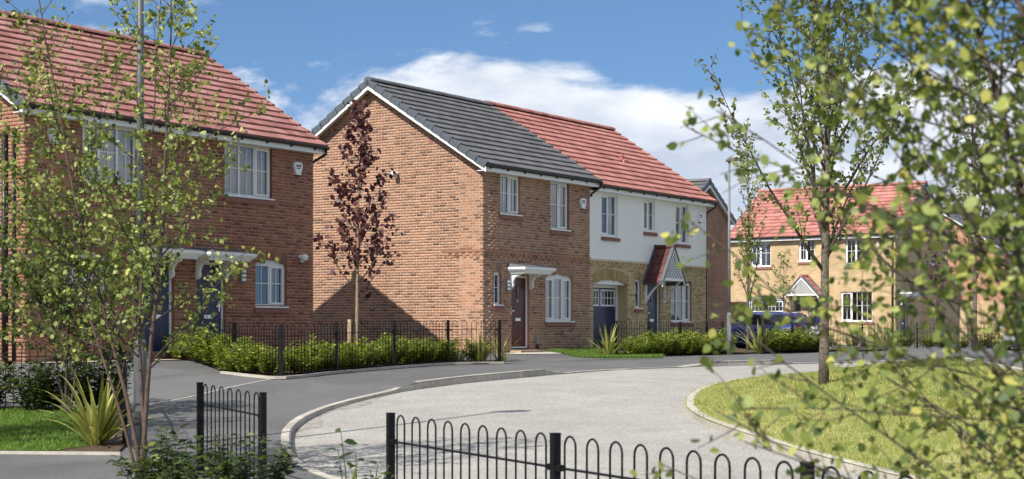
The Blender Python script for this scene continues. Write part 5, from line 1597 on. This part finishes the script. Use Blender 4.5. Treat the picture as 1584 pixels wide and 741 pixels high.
place_shrub(shrub_build('sprig3', 335, .25, .80, 26, .10, .55, M['hedge_leaf'], up=.2, spikes=3), .80, 8.9, hf(.80, 8.9), 2.4, 1.0, 'pale leaf tips poking up at the middle of the foreground railing', None, 'young_shrub')

# strap leaved plants
def blade_mesh(rng, L, w, lean, az, curl, seg=7):
    pts = []; d = Vector((math.cos(az) * math.sin(lean), math.sin(az) * math.sin(lean), math.cos(lean))); p = Vector((0, 0, 0)); hz = Vector((math.cos(az), math.sin(az), 0)); sd = Vector((-math.sin(az), math.cos(az), 0))
    V = []; F = []
    for i in range(seg + 1):
        t = i / seg; wd = w * (1 - t ** 2.2) * (.55 + .45 * min(1, t * 3)) + .001
        n = d.cross(sd)
        V += [tuple(p - sd * wd * .5 - n * wd * .18), tuple(p), tuple(p + sd * wd * .5 - n * wd * .18)]
        p = p + d * (L / seg); d = (d + (hz * .45 - Vector((0, 0, 1)) * .75) * curl * (t + .15)).normalized()
    for i in range(seg):
        b = i * 3; F += [(b, b + 1, b + 4, b + 3), (b + 1, b + 2, b + 5, b + 4)]
    me = bpy.data.meshes.new('blade'); me.from_pydata(V, [], F); me.materials.append(M['strap_leaf']); me.update()
    return me
def strap_plant(x, y, z, label, seed, n, L, w, group=None):
    rng = random.Random(seed); r = empty('strap_leaf_plant', (x, y, z)); tag(r, label, 'plant', group)
    for i in range(n):
        az = i * 2.399 + rng.uniform(-.3, .3); lean = rng.uniform(.08, .85); me = blade_mesh(rng, L * rng.uniform(.6, 1.15), w * rng.uniform(.7, 1.2), lean, az, rng.uniform(.12, .42) * (.5 + lean))
        link('blade', me, r, None, Matrix.Translation((math.cos(az) * .07 * rng.random(), math.sin(az) * .07 * rng.random(), 0)))
    return r
strap_plant(-4.97, 18.62, hf(-4.97, 18.62) + .02, 'large pale green strap leaved plant on the left beside the lamp post', 41, 56, .92, .08)
strap_plant(2.72, 43.95, hf(2.72, 43.95), 'pale strap leaved plant beside the lawn before the navy garage', 42, 40, .95, .055)
strap_plant(-.75, 36.55, hf(-.75, 36.55), 'dark green strap leaved plant at the end post of the gable railing', 43, 44, .8, .04)
strap_plant(-.25, 36.75, hf(-.25, 36.75), 'loose strap leaved plant leaning past the gable railing end', 44, 26, .75, .04)
strap_plant(7.95, 50.0, hf(7.95, 50.0), 'yellow strap leaved plant beside the blue car and railing', 45, 46, 1.15, .06)
strap_plant(-1.28, 11.6, hf(-1.28, 11.6), 'few broad strap leaves low before the foreground end post', 46, 5, .72, .05)

# grass blades
def inside(poly, P):
    x, y = P[:, 0], P[:, 1]; c = np.zeros(len(P), bool); n = len(poly)
    for i in range(n):
        x0, y0 = poly[i][:2]; x1, y1 = poly[(i + 1) % n][:2]
        cond = ((y0 > y) != (y1 > y)) & (x < (x1 - x0) * (y - y0) / (y1 - y0 + 1e-12) + x0)
        c ^= cond
    return c
def grass(name, poly, box, n, h, hfun, dz, mat, seed, label, avoid=None):
    r = np.random.RandomState(seed); P = np.column_stack([r.uniform(box[0], box[1], n), r.uniform(box[2], box[3], n)])
    P = P[inside(poly, P)]
    if hfun is h_isle: P = np.vstack([q[nearest(ISLE, q)[0] > .15] for q in np.array_split(P, 30)])
    if avoid is not None: P = P[~inside(avoid, P)]
    z = hfun(P) + dz; m = len(P); a = r.uniform(0, 2 * PI, m); w = r.uniform(.004, .009, m); H = h * r.uniform(.5, 1.3, m); le = r.normal(scale=.5, size=(m, 2))
    b = np.column_stack([P, z - .005]); off = np.column_stack([np.cos(a) * w, np.sin(a) * w, np.zeros(m)])
    tip = b + np.column_stack([le[:, 0] * H, le[:, 1] * H, H])
    V = np.stack([b - off, b + off, tip], axis=1).reshape(-1, 3)
    o = link(name, np_mesh(name, V, np.arange(3 * m).reshape(m, 3)), None, mat)
    tag(o, label, 'grass', None, 'stuff')
ISLP = [tuple(p[:2]) for p in ISLE] + [(48, 5.5)]
PARK = [(8.5, 28.5), (9.0, 31.2), (12.5, 37.2), (24, 42), (30, 42), (30, 24), (8.9, 25.6)]
grass('island_grass', ISLP, (2.6, 12, 14, 40), 190000, .045, h_isle, 0, M['blade_dry'], 1, 'dry short grass covering the island in the road', PARK)
grass('left_grass', LAWN_L, (-9.5, -4.8, 17.8, 24), 60000, .05, h_foot, .035, M['blade_green'], 2, 'short green grass on the left lawn')
grass('front_grass', LAWN_B, (1.0, 5.6, 41.0, 47), 75000, .085, h_foot, .014, M['blade_green'], 3, 'bright green grass before the dark red door house')

# ------------------------------------------------------------------ cars, bins, sign, timber fence
def car(loc, rz, label, paint, L=3.75, W=1.68, H=1.46):
    r = empty('car', loc, rz); tag(r, label, 'car')
    hl = L / 2
    # stations along x (front +): x, half width, sill z, shoulder z
    st = [(-hl, .60, .38, .78), (-hl + .06, .74, .26, .90), (-hl + .35, .82, .19, .96), (-.9, .84, .18, .95), (0, .84, .18, .93), (.9, .84, .18, .90), (hl - .55, .82, .20, .80), (hl - .12, .72, .26, .66), (hl, .56, .36, .58)]
    b = MB()
    for x, w, z0, z1 in st:
        w = w * W / 1.68
        b.v += [(x, -w * .9, z0), (x, -w, z0 + .12), (x, -w, (z0 + z1) / 2 + .08), (x, -w * .93, z1 - .03), (x, -w * .80, z1), (x, w * .80, z1), (x, w * .93, z1 - .03), (x, w, (z0 + z1) / 2 + .08), (x, w, z0 + .12), (x, w * .9, z0)]
    for i in range(len(st) - 1):
        for k in range(10): b.f.append((i * 10 + k, i * 10 + (k + 1) % 10, i * 10 + 10 + (k + 1) % 10, i * 10 + 10 + k))
    b.f.append(tuple(range(9, -1, -1))); e = 10 * (len(st) - 1); b.f.append(tuple(e + k for k in range(10)))
    b.build('body', paint, r, True)
    # cabin: glass ring and roof
    ring0 = [(-hl + .10, .66), (-hl + .55, .74), (.35, .74), (.98, .66)]; ring1 = [(-hl + .36, .50), (-hl + .7, .56), (.05, .57), (.30, .50)]
    z0 = .90; z1 = H - .06
    c = MB()
    lo = [(x, -w, z0) for x, w in ring0] + [(x, w, z0) for x, w in ring0[::-1]]
    up = [(x, -w, z1) for x, w in ring1] + [(x, w, z1) for x, w in ring1[::-1]]
    n = 8; c.v = lo + up
    for k in range(n): c.f.append((k, (k + 1) % n, n + (k + 1) % n, n + k))
    c.build('window_glass', M['car_glass'], r)
    t = MB(); t.v = [(x, y, z1 - .015) for x, y, _ in up] + [(x * .93 - .02, y * .8, H) for x, y, _ in up]
    for k in range(n): t.f.append((k, (k + 1) % n, n + (k + 1) % n, n + k))
    t.f.append(tuple(range(n, 2 * n))); t.build('roof', paint, r, True)
    for s in (-1, 1):
        for k in range(4):
            p = MB(); a = Vector((ring0[k][0], s * (ring0[k][1] + .008), z0)); q = Vector((ring1[k][0], s * (ring1[k][1] + .008), z1)); p.tube([a, q], .035, 5); p.build('pillar', paint, r)
        m = MB(); m.box(.62, .76, s * .98 - .08, s * .98 + .08, .93, 1.06); m.build('mirror', paint, r)
        for x in (-hl + .72, hl - .78):
            w = MB(); w.tube([(0, -.1, 0), (0, .1, 0)], .30, 18)
            wo = w.build('wheel', M['tyre'], r, False, Matrix.Translation((x, s * (W / 2 - .10), .30)))
            rim = MB(); rim.tube([(0, s * .09, 0), (0, s * .112, 0)], .2, 12); rim.build('rim', M['grey'], wo)
        tl = MB(); tl.box(-hl + .0, -hl + .12, s * .66 - .09, s * .66 + .09, .68, .92); tl.build('tail_light', M['lamp_red'], r)
        hl_ = MB(); hl_.box(hl - .22, hl - .05, s * .60 - .12, s * .60 + .10, .60, .70); hl_.build('headlight', M['sign_white'], r)
    pl = MB(); pl.box(-hl - .012, -hl + .01, -.26, .26, .55, .66); pl.build('number_plate', M['plate_yellow'], r)
    bp = MB(); bp.box(-hl - .03, -hl + .12, -.70, .70, .34, .50); bp.build('bumper', paint, r)
    return r
bx, by = 9.2, 57.4
car((bx, by, hf(bx, by)), math.atan2(UX, -UY), 'blue small car parked behind the shrubs before the buff house', M['car_blue'], H=1.36)
sx, sy = 19.3, 58.0
car((sx, sy, float(zroad(sy))), THU + .25, 'silver car cut by the right edge with its red tail light', M['car_silver'], L=4.1, W=1.74, H=1.5)

def wheelie(x, y, z, rz, label, mat, lid):
    r = empty('wheelie_bin', (x, y, z), rz); tag(r, label, 'bin')
    b = MB(); b.hexa([(-.22, -.25, .08), (.22, -.25, .08), (.22, .25, .05), (-.22, .25, .05), (-.28, -.34, .95), (.28, -.34, .95), (.28, .34, .95), (-.28, .34, .95)]); b.box(-.3, .3, -.37, .36, .93, .98); b.build('bin_body', mat, r)
    l = MB(); l.hexa([(-.31, -.40, .98), (.31, -.40, .98), (.31, .40, .98), (-.31, .40, .98), (-.26, -.32, 1.05), (.26, -.32, 1.05), (.26, .36, 1.09), (-.26, .36, 1.09)]); l.build('lid', lid, r)
    for s in (-1, 1):
        w = MB(); w.tube([(s * .25, .26, .1), (s * .31, .26, .1)], .1, 12); w.build('wheel', M['tyre'], r)
    k = MB(); k.tube([(-.25, .42, 1.0), (.25, .42, 1.0)], .018, 6); k.build('handle', lid, r)
    n = MB(); n.box(-.035, .035, -.315, -.30, .55, .75); n.build('number', M['sign_white'], r)
ex, ey = eo
def el(a, d): # point in front of the buff house: a along its front, d out from it
    return (ex + UY * a - UX * d, ey - UX * a - UY * d)
wx, wy = el(.55, .8); wheelie(wx, wy, hf(wx, wy), THE, 'green wheelie bin left of the bright blue garage', M['bin_green'], M['bin_green'])
wx, wy = el(1.6, 1.5); wheelie(wx, wy, hf(wx, wy), THE, 'pink purple wheelie bin showing its lid behind the blue car', M['bin_purple'], M['bin_purple'])

sgx, sgy = 10.25, 52.6
sg = empty('street_sign', (sgx, sgy, hf(sgx, sgy)), -.35); sg.scale = (.62, .62, .80); tag(sg, 'small white and grey sign plate on two short posts by the railing', 'sign')
for dx in (-.30, .30):
    p = MB(); p.box(dx - .035, dx + .035, .012, .07, -.1, .80); p.build('post', M['black'], sg)
p = MB(); p.box(-.28, .28, -.01, .012, .62, .92); po = p.build('white_plate', M['sign_white'], sg)
p = MB()
for k in range(5): p.box(-.21 + k * .085, -.15 + k * .085, -.013, -.009, .70, .82)
p.build('lettering', M['ink'], po)
p = MB(); p.box(-.26, .20, -.006, .014, .94, 1.16); po = p.build('grey_plate', M['sign_grey'], sg)
p = MB()
for k in range(4): p.box(-.18 + k * .09, -.12 + k * .09, -.010, -.005, 1.0, 1.10)
p.build('lettering', M['sign_white'], po)

tf = empty('timber_fence', (9.05, 66.2, BASE), .35); tag(tf, 'orange timber board fence between the shaded gable and buff house', 'fence')
bm_ = MB(); bm_.box(0, .145, -.012, .012, 0, 1.75); bmm = bm_.mesh('board'); bmm.materials.append(M['timber'])
for i in range(8): link('board', bmm, tf, None, Matrix.Translation((i * .15, (i % 2) * .006, 0)))
pr = MB(); pr.box(0, 1.2, .02, .06, .3, .38); pr.build('rail', M['timber'], tf)
print('LEAVES', counts, 'OBJ', len(bpy.data.objects))
